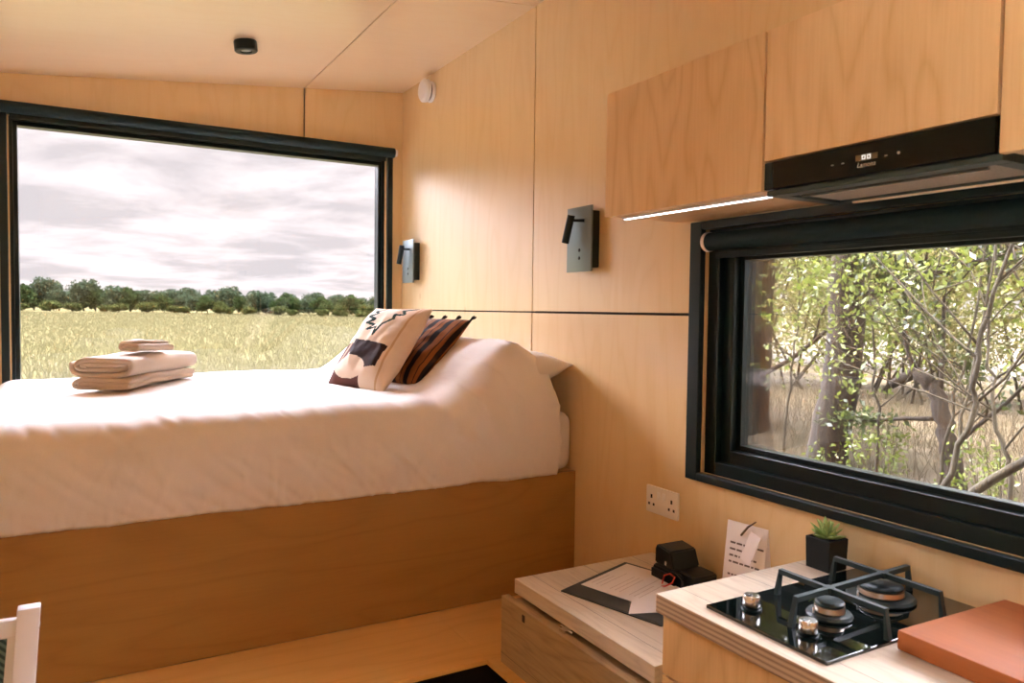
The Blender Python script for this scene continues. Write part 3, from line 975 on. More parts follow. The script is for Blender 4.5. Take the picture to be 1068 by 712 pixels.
def fleaf(bm, base, dirv, L, wd):
    d = Vector(dirv).normalized(); side = d.cross(Vector((0, 0, 1)))
    if side.length < .1: side = Vector((1, 0, 0))
    side.normalize(); up = side.cross(d)
    rings = []
    for t, wv in ((0, .35), (.25, .75), (.55, 1.0), (.8, .8), (.95, .35), (1., .05)):
        c = base + d * (L * t) + Vector((0, 0, .12 * L * t * t))
        ring = []
        for k in range(6):
            a = 2 * PI * k / 6
            ring.append(bm.verts.new(c + side * math.cos(a) * wd * wv + up * math.sin(a) * wd * wv * .55))
        rings.append(ring)
    for i in range(len(rings) - 1):
        for k in range(6):
            j = (k + 1) % 6
            bm.faces.new((rings[i][k], rings[i][j], rings[i + 1][j], rings[i + 1][k]))
    bm.faces.new(list(reversed(rings[0]))); bm.faces.new(rings[-1])
bm = BM()
top = pc + Vector((0, 0, .066))
rs = random.Random(3)
for ringn, (cnt, el, L, wd) in enumerate(((9, 12, .040, .0068), (8, 35, .042, .0065), (7, 58, .040, .006), (4, 80, .034, .005))):
    for k in range(cnt):
        a = 2 * PI * k / cnt + ringn * .4 + rs.uniform(-.15, .15); e = math.radians(el + rs.uniform(-8, 8))
        fleaf(bm, top + Vector((0, 0, .004 + ringn * .002)), (math.cos(a) * math.cos(e), math.sin(a) * math.cos(e), math.sin(e)), L * rs.uniform(.85, 1.1), wd)
obj('foliage', bm, M['succ'], sc_, True)

# ------------------------------------------------------------------ folder, paper, camera, card on the side unit
ZT = .7255
ft = thing('folder', 'open charcoal card folder lying on the low side unit, holding a white sheet', 'folder', (1.3, 1.6, ZT))
bm = BM(); prism(bm, [(1.149, 1.718), (1.455, 1.823), (1.545, 1.510), (1.238, 1.405)], ZT, ZT + .0035); obj('cover', bm, M['folder'], ft)
bm = BM(); prism(bm, [(1.1525, 1.7135), (1.190, 1.7265), (1.280, 1.4125 + .012), (1.2425, 1.4125)], ZT + .0036, ZT + .0046); obj('pocket', bm, M['folder'], ft)
pp = thing('paper_sheet', 'white printed sheet with a swallow-tail end, lying in the charcoal folder', 'paper', (1.3, 1.65, ZT + .005))
bm = BM(); prism(bm, [(1.221, 1.725), (1.446, 1.803), (1.530, 1.520), (1.327, 1.452), (1.209, 1.497), (1.268, 1.559)], ZT + .0048, ZT + .0056); obj('sheet', bm, M['paper'], pp)
ex = Vector((.945, .327, 0)); ey = Vector((.28, -.96, 0)).normalized()
rp = random.Random(11)
for k in range(11):
    o0 = Vector((1.255, 1.722, 0)) + ey * (.016 * k)
    xs = 0.
    L = rp.choice((.12, .15, .165, .09)) if k not in (3, 7) else .0
    if not L: continue
    bm = BM()
    while xs < L:
        wv = rp.uniform(.006, .018)
        a = o0 + ex * xs
        q = [a, a + ex * wv, a + ex * wv + ey * .0022, a + ey * .0022]
        prism(bm, [(p.x, p.y) for p in q], ZT + .0056, ZT + .0059)
        xs += wv + .0012
    obj('printed_line', bm, M['printpale'], pp)

cm = thing('instant_camera', 'black folding instant camera with red cord standing on the side unit', 'camera', (1.48, 1.60, ZT))
cc = Vector((1.505, 1.640, ZT)); ang = math.radians(-2)
MC = Matrix.Translation(cc) @ Matrix.Rotation(ang, 4, 'Z')
# local: x towards the wall, y along the room, z up; lens side faces -x (front bottom flap), rear sticks out towards -y
def cam_part(nm, profile, x0, x1, mat, bev=.004):
    """profile in (y,z), extruded along x"""
    bm = BM()
    a = [bm.verts.new(Vector((x0, p[0], p[1]))) for p in profile]; b = [bm.verts.new(Vector((x1, p[0], p[1]))) for p in profile]
    n = len(a)
    bm.faces.new(a); bm.faces.new(list(reversed(b)))
    for i in range(n):
        j = (i + 1) % n
        bm.faces.new((a[i], b[i], b[j], a[j]))
    bmesh.ops.recalc_face_normals(bm, faces=bm.faces)
    bmesh.ops.bevel(bm, geom=list(bm.edges), offset=bev, segments=3, affect='EDGES')
    xf(bm, bm.verts, MC)
    return obj(nm, bm, mat, cm, 'auto')
# long axis across the picture: local y from +.06 (left) to -.09 (right)
cam_part('body', [(.050, .0), (.056, .024), (.050, .040), (-.055, .042), (-.078, .030), (-.078, .0)], -.052, .05, M['plasticblk'])
cam_part('flash_hood', [(.047, .044), (.047, .088), (.038, .100), (-.022, .092), (-.042, .044)], -.050, .045, M['plasticblk'])
cam_part('rear_door', [(-.040, .016), (-.044, .046), (-.104, .046), (-.114, .040), (-.114, .010)], -.040, .045, M['plasticblk'])
bm = BM(); box(bm, -.040, .035, -.018, .036, .0965, .0990, .001)
for v in bm.verts: v.co.z += (v.co.y - .038) * .12
xf(bm, bm.verts, MC); obj('top_panel', bm, M['plastictop'], cm)
bm = BM(); box(bm, -.060, -.050, -.052, .050, .004, .030, .003); xf(bm, bm.verts, MC); obj('film_slot', bm, M['plasticblk'], cm)
bm = BM(); box(bm, -.0535, -.051, -.010, -.002, .050, .062, .001); xf(bm, bm.verts, MC); obj('latch', bm, M['chrome'], cm)
bm = BM()
loop = [(-.066, -.012, .012), (-.075, -.020, .004), (-.088, -.030, .003), (-.090, -.050, .010), (-.078, -.066, .022), (-.064, -.060, .034), (-.060, -.035, .036), (-.064, -.016, .026), (-.066, -.012, .012)]
tube(bm, [MC @ Vector(p) for p in loop], .0022, 8); obj('wrist_cord', bm, M['red'], cm, True, label='red cord')

cd = thing('folded_card', 'white folded tent card with printed lines and a clipped tag behind the camera', 'card', (1.48, 1.39, ZT))
CW = .118
ca = Vector((1.483, 1.452, ZT)); cb = Vector((1.500, 1.331, ZT))         # bottom corners of the front leaf
ap = Vector((.022, 0, .222)); bp = Vector((.050, 0, 0))
bm = BM(); f0 = [ca, cb, cb + ap, ca + ap]
def sheet_from(bm, pts, th):
    nrm = (pts[1] - pts[0]).cross(pts[3] - pts[0]).normalized() * th
    a = [bm.verts.new(p) for p in pts]; b = [bm.verts.new(p + nrm) for p in pts]
    bm.faces.new(list(reversed(a))); bm.faces.new(b)
    for i in range(4):
        j = (i + 1) % 4; bm.faces.new((a[i], a[j], b[j], b[i]))
sheet_from(bm, f0, -.0006 if False else .0006); obj('front_leaf', bm, M['paper'], cd)
bm = BM(); f1 = [ca + bp, cb + bp, cb + ap + Vector((.0012, 0, 0)), ca + ap + Vector((.0012, 0, 0))]; sheet_from(bm, f1, .0006); obj('rear_leaf', bm, M['paper'], cd)
wv_ = (cb - ca); fn = wv_.cross(ap).normalized()
if fn.x > 0: fn = -fn
rt = random.Random(5)
for k in range(9):
    v = .74 - .075 * k
    if k == 4: continue
    u = .12
    bm = BM()
    end = .12 + rt.choice((.6, .45, .7, .72))
    while u < end:
        l = rt.uniform(.05, .16)
        a = ca + wv_ * u + ap * v + fn * .0008; 
        q = [a, a + wv_ * l, a + wv_ * l + ap * .022, a + ap * .022]
        sheet_from(bm, q, .0003); u += l + .03
    obj('printed_line', bm, M['print'], cd)
bm = BM()
a = ca + wv_ * .42 + ap * .60 + fn * .006; d1 = wv_ * .27 + ap * -.05 + fn * .004; d2 = wv_ * .22 + ap * .34 + fn * .002
sheet_from(bm, [a, a + d1, a + d1 + d2, a + d2], .0008); obj('paper_tag', bm, M['paper'], cd)
bm = BM(); tube(bm, [ca + wv_ * .38 + ap * .86 + fn * .003, ca + wv_ * .55 + ap * .98 + fn * .007, ca + wv_ * .72 + ap * 1.06 + fn * .004], [.003, .0028, .0018], 8); obj('clip', bm, plain('brown_peg', (.12, .07, .03), .5), cd)

# ------------------------------------------------------------------ chair at the lower left
ch = thing('chair', 'white framed chair with a dark woven back, cut off at the lower left corner', 'chair', (-.32, 1.45, 0))
def leg(nm, p0, p1, w, d, mat):
    bm = BM()
    p0 = Vector(p0); p1 = Vector(p1)
    vs = box(bm, -w / 2, w / 2, -d / 2, d / 2, 0, 1, .003)
    for v in bm.verts:
        t = v.co.z
        c = p0 + (p1 - p0) * t
        v.co = Vector((c.x + v.co.x, c.y + v.co.y, c.z))
    return obj(nm, bm, mat, ch, 'auto')
for s, nm in ((0, 'leg'), (1, 'leg')):
    if s == 0: leg(nm, (-.150, 1.60, 0), (-.086, 1.655, .936), .037, .030, M['whitepaint'])
    else: leg(nm, (-.50, 1.60, 0), (-.545, 1.655, .936), .037, .030, M['whitepaint'])
leg('leg', (-.130, 1.20, 0), (-.130, 1.22, .44), .037, .03, M['whitepaint']); leg('leg', (-.51, 1.20, 0), (-.51, 1.22, .44), .037, .03, M['whitepaint'])
bm = BM(); box(bm, -.525, -.115, 1.20, 1.62, .44, .465, .004); obj('seat', bm, M['whitepaint'], ch)
bm = BM(); box(bm, -.105, -.069, 1.639, 1.6705, .896, .8985); obj('joint_line', bm, plain('grey_joint', (.3, .3, .3), .6), ch)
bm = BM()
vs = box(bm, -.53, -.100, 1.643, 1.662, .885, .918, .003); obj('top_rail', bm, M['whitepaint'], ch)
bm = BM(); box(bm, -.53, -.118, 1.637, 1.655, .50, .53, .003); obj('lower_rail', bm, M['whitepaint'], ch)
bm = BM()
prism(bm, [(-.105, .887), (-.120, .887), (-.152, .52), (-.137, .52)], 0, .016)
xf(bm, bm.verts, Matrix(((1, 0, 0, 0), (0, 0, 1, 1.645), (0, 1, 0, 0), (0, 0, 0, 1)))); obj('side_rail', bm, M['whitepaint'], ch)
bm = BM(); prism(bm, [(-.114, .890), (-.53, .890), (-.51, .52), (-.142, .52)], 0, .006)
xf(bm, bm.verts, Matrix(((1, 0, 0, 0), (0, 0, 1, 1.650), (0, 1, 0, 0), (0, 0, 0, 1)))); obj('woven_back', bm, M['weave'], ch, label='dark woven back panel')

# ------------------------------------------------------------------ outdoors
GZ0 = -.62
g = boxb(-900, 900, 5.2, 900, GZ0 - .5, GZ0); struct(obj('ground_field', g, M['field']))
def bank(x): return GZ0 + .277 * max(0, min(3.5, x - 2.5))
bm = BM(); xs = [1.72, 2.5] + [2.5 + .25 * k for k in range(1, 15)] + [9, 14, 22, 40, 90]
NYW = 70
def wys(x):
    ym = 4.5 + 1.9 * (x - 1.7)
    return [-30 + (ym + 30) * k / (NYW - 1) for k in range(NYW)]
grid = [[bm.verts.new((x, y, bank(x) + .004 + (.05 * noise.noise(Vector((x * .9, y * .9, 0))) if x > 2.5 else 0))) for y in wys(x)] for x in xs]
for i in range(len(xs) - 1):
    for j in range(NYW - 1):
        bm.faces.new((grid[i][j], grid[i + 1][j], grid[i + 1][j + 1], grid[i][j + 1]))
bmesh.ops.recalc_face_normals(bm, faces=bm.faces)
if bm.faces[0].normal.z < 0: bmesh.ops.reverse_faces(bm, faces=bm.faces)
struct(obj('ground_woodland', bm, M['wground'], None, True))
g = boxb(-30, 1.7, -30, 5.2, GZ0 - .6, GZ0 - .01); struct(obj('ground_bounce', g, plain('pale_bounce_ground', (.80, .76, .70), .9)))  # unseen ground, made pale to bounce daylight up to the ceiling

# long dry grass of the field (uncountable)
def grass():
    rg = random.Random(21)
    verts = []; faces = []
    for k in range(85000):
        y = 14 + 230 * rg.random() ** 2.1
        xl, xr = -.10 * y - 1.5, .40 * y + 2
        x = rg.uniform(xl, xr)
        h = rg.uniform(.12, .32) * (1 + .15 * noise.noise(Vector((x * .2, y * .2, 0)))); w = .006 + .00045 * y
        a = rg.uniform(0, PI); lx, ly = rg.uniform(-.15, .15), rg.uniform(-.15, .15)
        i = len(verts)
        verts += [(x - w * math.cos(a), y - w * math.sin(a), GZ0 - .02), (x + w * math.cos(a), y + w * math.sin(a), GZ0 - .02), (x + lx, y + ly, GZ0 + h)]
        faces.append((i, i + 1, i + 2))
    me = bpy.data.meshes.new('field_grass'); me.from_pydata(verts, [], faces); me.materials.append(M['grass'])
    o = bpy.data.objects.new('field_grass', me); link(o)
    tag(o, 'long dry yellow grass covering the field beyond the bed window', 'grass', kind='stuff')
grass()

def leaf_cloud(verts, faces, c, r, n, size, rg, flat=.75, shell=.55):
    for k in range(n):
        th = rg.uniform(0, 2 * PI); u = rg.uniform(-1, 1); q = math.sqrt(1 - u * u)
        rad = shell + (1 - shell) * rg.random()
        p = Vector((c[0] + r[0] * rad * q * math.cos(th), c[1] + r[1] * rad * q * math.sin(th), c[2] + r[2] * rad * u))
        a = Vector((rg.gauss(0, 1), rg.gauss(0, 1), rg.gauss(0, 1))).normalized(); b = a.orthogonal().normalized()
        b = Matrix.Rotation(rg.uniform(0, 6.28), 3, a) @ b
        s = size * rg.uniform(.6, 1.3)
        cc2 = a.cross(b)
        i = len(verts)
        verts += [tuple(p - b * s), tuple(p + cc2 * s * .45), tuple(p + b * s), tuple(p - cc2 * s * .45)]
        faces.append((i, i + 1, i + 2, i + 3))

def mesh_obj(name, verts, faces, mat, parent):
    me = bpy.data.meshes.new(name); me.from_pydata(verts, [], faces); me.materials.append(mat)
    o = bpy.data.objects.new(name, me); link(o, parent); return o

# distant tree line: a few kinds, copied one by one
def far_tree(kind, seed, mat, w, h, label):
    rg = random.Random(seed)
    root = thing('distant_tree', label, 'tree', (0, 0, -50), 0, 'tree line beyond the field')
    bm = BM(); tube(bm, [(0, 0, -.5), (.1, 0, h * .25), (0, .1, h * .6)], [.35, .28, .15], 7); obj('trunk', bm, M['bark'], root, True, local=True)
    v = []; f = []
    lumps = 9
    for k in range(lumps):
        a = rg.uniform(0, 2 * PI); t = rg.random()
        rr = w * .5 * (.45 + .3 * rg.random())
        cx, cy = math.cos(a) * w * .28 * (1 - .5 * t), math.sin(a) * w * .28 * (1 - .5 * t)
        cz = h * (.30 + .50 * t)
        leaf_cloud(v, f, (cx, cy, cz), (rr, rr, h * .26), 230, .55, rg, shell=.72)
        # solid core so the crown is not see-through
        leaf_cloud(v, f, (cx, cy, cz), (rr * .6, rr * .6, h * .18), 60, 1.1, rg, shell=.3)
    mesh_obj('foliage', v, f, mat, root)
    return root
kinds = [far_tree(0, 31, M['far1'], 11, 10, 'dark green tree in the tree line across the field'),
         far_tree(1, 32, M['far2'], 9, 7, 'olive green bushy tree in the tree line across the field'),
         far_tree(2, 33, M['far3'], 12, 11, 'bluish green tree at the back of the tree line across the field'),
         far_tree(3, 34, M['far2'], 7, 4, 'low olive bush at the foot of the tree line across the field')]
used = [False] * 4
rf = random.Random(77)
def put_tree(k, x, y, s):
    o = kinds[k] if not used[k] else copy_tree(kinds[k])
    used[k] = True
    o.location = (x, y, GZ0); o.rotation_euler = (0, 0, rf.uniform(0, 6.28)); o.scale = (s, s, s * rf.uniform(.9, 1.1))
# the line runs obliquely: far on the left, nearer on the right
for i in range(46):
    t = i / 45
    ang = math.radians(-8 + 31 * t)
    d = 330 - 160 * t + rf.uniform(-10, 10)
    sc1 = rf.uniform(.5, .80) * (d / 250) * (1.12 - .25 * t)
    put_tree(rf.choice((0, 0, 1, 2)), math.sin(ang) * d, math.cos(ang) * d, sc1)
for i in range(22):
    t = i / 21
    ang = math.radians(-7.5 + 30 * t + rf.uniform(-.6, .6))
    d = 310 - 160 * t
    put_tree(3 if rf.random() < .7 else 1, math.sin(ang) * d, math.cos(ang) * d, (.45 + .3 * rf.random()) * (d / 230))
for i in range(20):
    t = i / 19
    ang = math.radians(-8.5 + 32 * t)
    d = 420 - 170 * t
    put_tree(2, math.sin(ang) * d, math.cos(ang) * d, rf.uniform(.62, .85) * (d / 330))

# ---- woodland beyond the kitchen window
def branchy(bm, p, d, L, r, depth, rg, tips, spread=.6):
    n = 5
    pts = [Vector(p)]; rad = [r]
    d = Vector(d).normalized()
    for i in range(n):
        d = (d + Vector((rg.gauss(0, .16), rg.gauss(0, .16), rg.gauss(.03, .12)))).normalized()
        pts.append(pts[-1] + d * L / n); rad.append(r * (1 - .55 * (i + 1) / n))
    tube(bm, pts, rad, 7 if r > .03 else 5)
    if depth == 0:
        tips += pts[2:]
        return
    for k in range(rg.choice((2, 3, 3))):
        i = rg.randint(2, n)
        dd = (d + Vector((rg.gauss(0, spread), rg.gauss(0, spread), rg.gauss(.1, spread * .7)))).normalized()
        branchy(bm, pts[i], dd, L * rg.uniform(.5, .75), rad[i] * .62, depth - 1, rg, tips, spread)
    tips += pts[3:]

def wood_tree(name, label, trunk_pts, trunk_r, branches, leaf_n, leaf_size, lm, seed, bm_mat='bark', spread=.35, cat='tree', group=None, canopy=None):
    rg = random.Random(seed)
    root = thing(name, label, cat, (trunk_pts[0][0], trunk_pts[0][1], bank(trunk_pts[0][0])), 0, group)
    bm = BM()
    pts = [Vector(p) for p in trunk_pts]
    # densify + wobble
    dense = []; rads = []
    for i in range(len(pts) - 1):
        for q in range(6):
            t = q / 6
            dense.append(pts[i].lerp(pts[i + 1], t) + Vector((rg.gauss(0, .008), rg.gauss(0, .008), 0)))
            rads.append(trunk_r[i] + (trunk_r[i + 1] - trunk_r[i]) * t)
    dense.append(pts[-1]); rads.append(trunk_r[-1])
    tube(bm, dense, rads, 14 if trunk_r[0] > .1 else 7)
    tips = []
    for (z_i, d, L, r, dep) in branches:
        k = int(z_i * (len(dense) - 1))
        branchy(bm, dense[k], d, L, r, dep, rg, tips)
    obj('trunk', bm, M[bm_mat], root, True)
    v = []; f = []
    L0 = wloc(root)
    if tips and leaf_n:
        for k in range(leaf_n):
            tp = rg.choice(tips) - L0
            leaf_cloud(v, f, tp, (spread, spread, spread * .8), 1, leaf_size, rg, shell=.05)
        for (cx, cy, cz, rx, ry, rz, n_) in (canopy or ()):
            leaf_cloud(v, f, (cx - L0.x, cy - L0.y, cz - L0.z), (rx, ry, rz), n_, .045, rg, shell=.25)
        mesh_obj('foliage', v, f, M[lm], root)
    return root

def P(x, y, z): return (x, y, z)
# large leaning trunk in the middle of the pane and the straighter one at its left edge
wood_tree('woodland_tree', 'thick leaning tree trunk in the middle of the kitchen window view',
          [(5.40, 4.30, -.1), (5.40, 4.14, .27), (5.40, 4.02, .97), (5.40, 3.97, 1.97), (5.45, 3.95, 3.2), (5.5, 3.9, 6.)], [.19, .165, .145, .135, .125, .10],
          [(.56, (.3, -1, .1), 1.5, .026, 2), (.62, (.1, -1, .1), 1.8, .03, 2), (.60, (.2, 1, .1), 1.5, .026, 2), (.7, (.6, .2, .4), 1.6, .03, 2)], 450, .030, 'leaf', 3, canopy=[(5.2, 3.9, 3.3, 1.1, 1.5, .75, 2600), (5.0, 3.2, 3.9, 1.2, 1.2, .8, 1800), (5.6, 4.6, 4.2, 1.2, 1.2, .9, 1800)])
wood_tree('woodland_tree', 'straight tree trunk at the left edge of the kitchen window view',
          [(5.9, 5.50, -.1), (5.9, 5.44, .1), (5.9, 5.42, .84), (5.9, 5.36, 2.04), (6., 5.35, 3.4), (6., 5.4, 6.)], [.22, .19, .175, .165, .15, .1],
          [(.4, (-.4, -1, .2), 1.7, .028, 2), (.5, (-.8, -.3, .4), 1.5, .03, 2)], 500, .030, 'leaf', 5, canopy=[(5.6, 5.4, 3.4, 1.1, 1.2, .8, 2200), (6.2, 5.7, 4.3, 1.3, 1.3, .9, 1800)])
wood_tree('ivy_clad_tree', 'crooked ivy covered trunk bending over in the kitchen window view',
          [(5.2, 2.86, .05), (5.2, 2.95, .40), (5.2, 3.02, .75), (5.2, 3.12, 1.00), (5.2, 3.26, 1.10), (5.2, 3.45, .98)], [.075, .065, .06, .055, .045, .03],
          [(.45, (0, .5, -.1), .6, .02, 1), (.55, (0, -.2, .9), .9, .02, 2), (.75, (0, .3, .8), .8, .02, 2), (.3, (0, -.7, .6), .8, .02, 2)], 2400, .030, 'leafd', 8, spread=.16)
sap = [('slender sapling with a forked stem at the right of the kitchen window view', [(3.6, 2.28, -.32), (3.6, 2.09, .68), (3.6, 1.97, 1.10), (3.6, 1.94, 1.5), (3.62, 1.84, 1.8), (3.65, 1.70, 2.5)], .0150, 13),
       ('thin bare sapling left of the fallen branch in the kitchen window view', [(4.3, 2.52, -.15), (4.32, 2.46, .7), (4.36, 2.36, 1.4), (4.4, 2.25, 2.6)], .012, 14),
       ('thin upright sapling near the right edge of the kitchen window view', [(4.0, 1.94, -.2), (4.0, 2.0, .70), (4.0, 2.08, .97), (4.0, 2.13, 1.3), (4.05, 2.1, 2.4)], .013, 15),
       ('spindly sapling in front of the ivy clad trunk', [(4.9, 2.9, 0), (4.9, 2.86, .7), (4.95, 2.70, 1.6), (5., 2.6, 2.8)], .012, 16),
       ('thin sapling just right of the thick leaning trunk', [(5.0, 3.42, 0), (5.0, 3.40, .7), (5.02, 3.50, 1.5), (5.0, 3.6, 2.8)], .012, 17),
       ('thin sapling between the two thick trunks', [(5.6, 4.75, 0), (5.6, 4.72, .7), (5.6, 4.62, 1.5), (5.6, 4.7, 2.8)], .012, 18)]
for (lb, pts, r, sd) in sap:
    n_ = len(pts)
    wood_tree('sapling', lb, pts, [r * (1.15 - .75 * k / (n_ - 1)) for k in range(n_)],
              [(.40, (.1, -.6, .8), .8, r * .5, 2), (.55, (-.1, .7, .7), .8, r * .5, 2), (.7, (0, -.7, .6), .8, r * .45, 2), (.5, (0, .9, .35), .9, r * .5, 2), (.8, (.1, .5, .8), .7, r * .4, 1)], 700, .024, 'leaf', sd, 'twig', .28)
bm = BM()
tube(bm, [(3.50, 2.10, -.36), (3.5, 1.98, .56), (3.5, 1.90, .71), (3.5, 1.80, .80), (3.52, 1.70, .885), (3.6, 1.3, 1.10)], [.028, .025, .023, .021, .021, .017], 9)
o = obj('fallen_branch', bm, M['twig'], None, True, loc=(3.5, 2.1, bank(3.5))); tag(o, 'thick fallen branch slanting up at the lower right of the kitchen window view', 'branch')

# background bushes filling the wood
bush_lab = {'leafy': 'hazy yellow green bush in the background of the kitchen window view', 'leaf': 'mid green bush in the background of the kitchen window view'}
def bush(x, y, w, h, mat, seed, zc=0., nl=330, sz=.036):
    rg = random.Random(seed)
    zb_ = bank(x)
    root = thing('background_bush', bush_lab[mat], 'bush', (x, y, zb_), 0, 'bushes behind the woodland trunks')
    bm = BM()
    tips = []
    for k in range(6):
        branchy(bm, (x + rg.uniform(-.4, .4), y + rg.uniform(-.5, .5), zb_), (rg.gauss(0, .25), rg.gauss(0, .35), 1), h * .75, .02, 2, rg, tips)
    obj('stems', bm, M['twig'], root, True)
    v = []; f = []
    for k in range(27):
        c = (rg.gauss(0, w * .25), rg.gauss(0, w * .30), h * rg.uniform(.10, 1.0) + zc)
        leaf_cloud(v, f, c, (w * .26, w * .26, h * .13), nl, sz, rg, shell=.15)
    mesh_obj('foliage', v, f, M[mat], root)
rb_ = random.Random(99)
for i in range(15):
    y = 1.0 + 12.5 * i / 14
    bush(9.4 + rb_.uniform(-.8, 1.2), y, 2.0, rb_.uniform(4.2, 6.4), 'leafy' if i % 3 else 'leaf', 200 + i)
for i in range(9):
    y = 2.0 + 19 * i / 8
    bush(15 + rb_.uniform(-.6, .6), y, 3.4, rb_.uniform(6.5, 8.5), 'leafy', 300 + i, 0, 420, .075)

# woodland floor plants (dry grass and herbs)
def wgrass():
    rg = random.Random(5)
    v = []; f = []
    for k in range(9000):
        x = rg.uniform(2.6, 9.5); y = rg.uniform(.35, 1.05) * x * .95 + rg.uniform(-.6, .6)
        h = rg.uniform(.06, .32); a = rg.uniform(0, PI); w = .005
        i = len(v); lx, ly = rg.gauss(0, .1), rg.gauss(0, .1)
        v += [(x - w * math.cos(a), y - w * math.sin(a), bank(x) - .06), (x + w * math.cos(a), y + w * math.sin(a), bank(x) - .06), (x + lx, y + ly, bank(x) + h)]
        f.append((i, i + 1, i + 2))
    o = mesh_obj('woodland_grass', v, f, M['wgrass'], None)
    tag(o, 'dry grass and weeds on the ground under the woodland trees', 'grass', kind='stuff')
wgrass()
for k, (x, y, lb) in enumerate(((5.0, 2.5, 'low leafy plant beside the fallen branch'), (4.9, 3.35, 'low leafy plant in front of the ivy clad trunk'))):
    rg = random.Random(60 + k)
    root = thing('woodland_plant', lb, 'plant', (x, y, bank(x)))
    bm = BM(); v = []; f = []
    for q in range(9):
        dx, dy = rg.gauss(0, .22), rg.gauss(0, .22); hh = rg.uniform(.35, .75)
        tube(bm, [(x + dx * .4, y + dy * .4, bank(x)), (x + dx, y + dy, bank(x) + hh)], [.005, .003], 5)
        leaf_cloud(v, f, (dx, dy, hh * .8), (.14, .14, .18), 60, .020, rg, shell=.1)
    obj('stems', bm, M['twig'], root); mesh_obj('foliage', v, f, M['leaf'], root)

# ------------------------------------------------------------------ sky, sun
w = bpy.data.worlds.new('sky'); SC.world = w; w.use_nodes = True
t = w.node_tree; t.nodes.clear()
def wn(typ, **k):
    nd = t.nodes.new(typ)
    for a, b in k.items():
        if a == 'ins':
            for i, v in b.items():
                if isinstance(v, bpy.types.NodeSocket): t.links.new(v, nd.inputs[i])
                else: nd.inputs[i].default_value = v
        else: setattr(nd, a, b)
    return nd
def wm(op, a, b=None, clamp=False):
    nd = wn('ShaderNodeMath', operation=op, use_clamp=clamp)
    for i, v in enumerate((a, b)):
        if v is None: continue
        if isinstance(v, bpy.types.NodeSocket): t.links.new(v, nd.inputs[i])
        else: nd.inputs[i].default_value = v
    return nd.outputs[0]
tc = wn('ShaderNodeTexCoord'); sx = wn('ShaderNodeSeparateXYZ', ins={0: tc.outputs['Generated']})
zc = wm('MAXIMUM', sx.outputs[2], .0)
zd = wm('ADD', zc, .10)
pv = wn('ShaderNodeCombineXYZ', ins={0: wm('DIVIDE', sx.outputs[0], zd), 1: wm('DIVIDE', sx.outputs[1], zd), 2: 0.})
nz = wn('ShaderNodeTexNoise', ins={'Vector': pv.outputs[0], 'Scale': 1.15, 'Detail': 7., 'Roughness': .6, 'Distortion': .3})
cr = wn('ShaderNodeValToRGB', ins={0: nz.outputs[0]})
el = cr.color_ramp.elements
SKYK = 1.78
el[0].position = .40; el[0].color = (.60 * SKYK, .575 * SKYK, .60 * SKYK, 1)
el[1].position = .58; el[1].color = (.90 * SKYK, .84 * SKYK, .86 * SKYK, 1)
mr0 = wn('ShaderNodeMapRange', interpolation_type='SMOOTHSTEP', ins={0: zc, 1: .195, 2: .32, 3: 0., 4: 1.})
# bright veiled sun behind the cloud over the field: the sky is brighter that way
hd_ = wm('ADD', wm('MULTIPLY', sx.outputs[0], .45), wm('MULTIPLY', sx.outputs[1], .89))
mr1 = wn('ShaderNodeMapRange', interpolation_type='SMOOTHSTEP', ins={0: hd_, 1: -.5, 2: .8, 3: 3., 4: 48.})
mr2 = wn('ShaderNodeMapRange', interpolation_type='SMOOTHSTEP', ins={0: zc, 1: .48, 2: .80, 3: 1., 4: .22})
mrs = wm('ADD', wm('MULTIPLY', wm('MULTIPLY', mr0.outputs[0], mr2.outputs[0]), mr1.outputs[0]), 1.)
class _O: outputs = [mrs]
mr = _O
tn = wn('ShaderNodeMix', data_type='RGBA', blend_type='MULTIPLY', ins={0: mr0.outputs[0], 6: cr.outputs[0], 7: (.92, 1.0, 1.16, 1)})
bg = wn('ShaderNodeBackground', ins={0: tn.outputs[2], 1: mr.outputs[0]})
wo_ = wn('ShaderNodeOutputWorld'); t.links.new(bg.outputs[0], wo_.inputs[0])
w.cycles.sampling_method = 'MANUAL'; w.cycles.sample_map_resolution = 1024

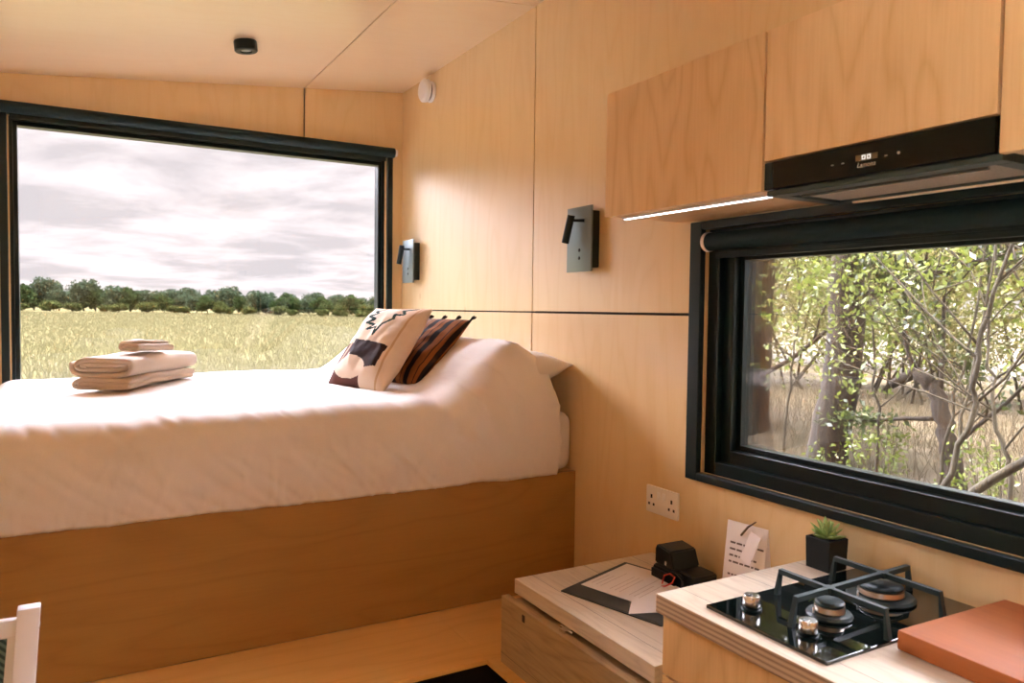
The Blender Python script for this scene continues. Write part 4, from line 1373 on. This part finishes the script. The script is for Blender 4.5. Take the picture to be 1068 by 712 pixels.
def sun(dirv, strength, angle, col):
    l = bpy.data.lights.new('sun', 'SUN'); l.energy = strength; l.angle = math.radians(angle); l.color = col
    o = bpy.data.objects.new('sun', l); link(o)
    o.rotation_euler = Vector(dirv).to_track_quat('-Z', 'Y').to_euler()
    o.location = (0, 0, 10)
sun((.2, .1, -.97), 30., 3, (1., .93, .82))

def portal(loc, sx_, sy_, dirv):
    l = bpy.data.lights.new('portal', 'AREA'); l.shape = 'RECTANGLE'; l.size = sx_; l.size_y = sy_; l.cycles.is_portal = True
    o = bpy.data.objects.new('window_portal', l); link(o); o.location = loc
    o.rotation_euler = Vector(dirv).to_track_quat('-Z', 'Z' if abs(dirv[2]) < .5 else 'Y').to_euler()
portal((.615, 4.20, 1.67), 1.78, 1.34, (0, -1, 0))
portal((1.72, .98, 1.385), 1.24, .60, (-1, 0, 0))
portal((LX - .16, (DL['y0'] + DL['y1']) / 2, 1.765), 2.08, 1.23, (1, 0, 0))

# ------------------------------------------------------------------ camera
cam = bpy.data.cameras.new('camera'); co = bpy.data.objects.new('camera', cam); link(co)
yaw, pit, rol = math.radians(29.77654), math.radians(-2.366698), math.radians(.72802772)
fw = Vector((math.sin(yaw) * math.cos(pit), math.cos(yaw) * math.cos(pit), math.sin(pit)))
r0 = Vector((math.cos(yaw), -math.sin(yaw), 0)); u0 = r0.cross(fw)
rr = r0 * math.cos(rol) + u0 * math.sin(rol); uu = -r0 * math.sin(rol) + u0 * math.cos(rol)
co.matrix_world = Matrix(((rr.x, uu.x, -fw.x, 0), (rr.y, uu.y, -fw.y, 0), (rr.z, uu.z, -fw.z, 1.5), (0, 0, 0, 1)))
cam.sensor_fit = 'HORIZONTAL'; cam.sensor_width = 36; cam.lens = 789.535 / 1068 * 36
cam.dof.use_dof = True; cam.dof.focus_distance = 2.75; cam.dof.aperture_fstop = 6.3
cam.clip_start = .02; cam.clip_end = 3000
SC.camera = co
SC.view_settings.view_transform = 'Standard'; SC.view_settings.look = 'None'
SC.view_settings.gamma = 1; SC.view_settings.use_curve_mapping = False
SC.view_settings.exposure = 0.58
SC.cycles.max_bounces = 14; SC.cycles.diffuse_bounces = 8; SC.cycles.transparent_max_bounces = 24
SC.cycles.sample_clamp_indirect = 8
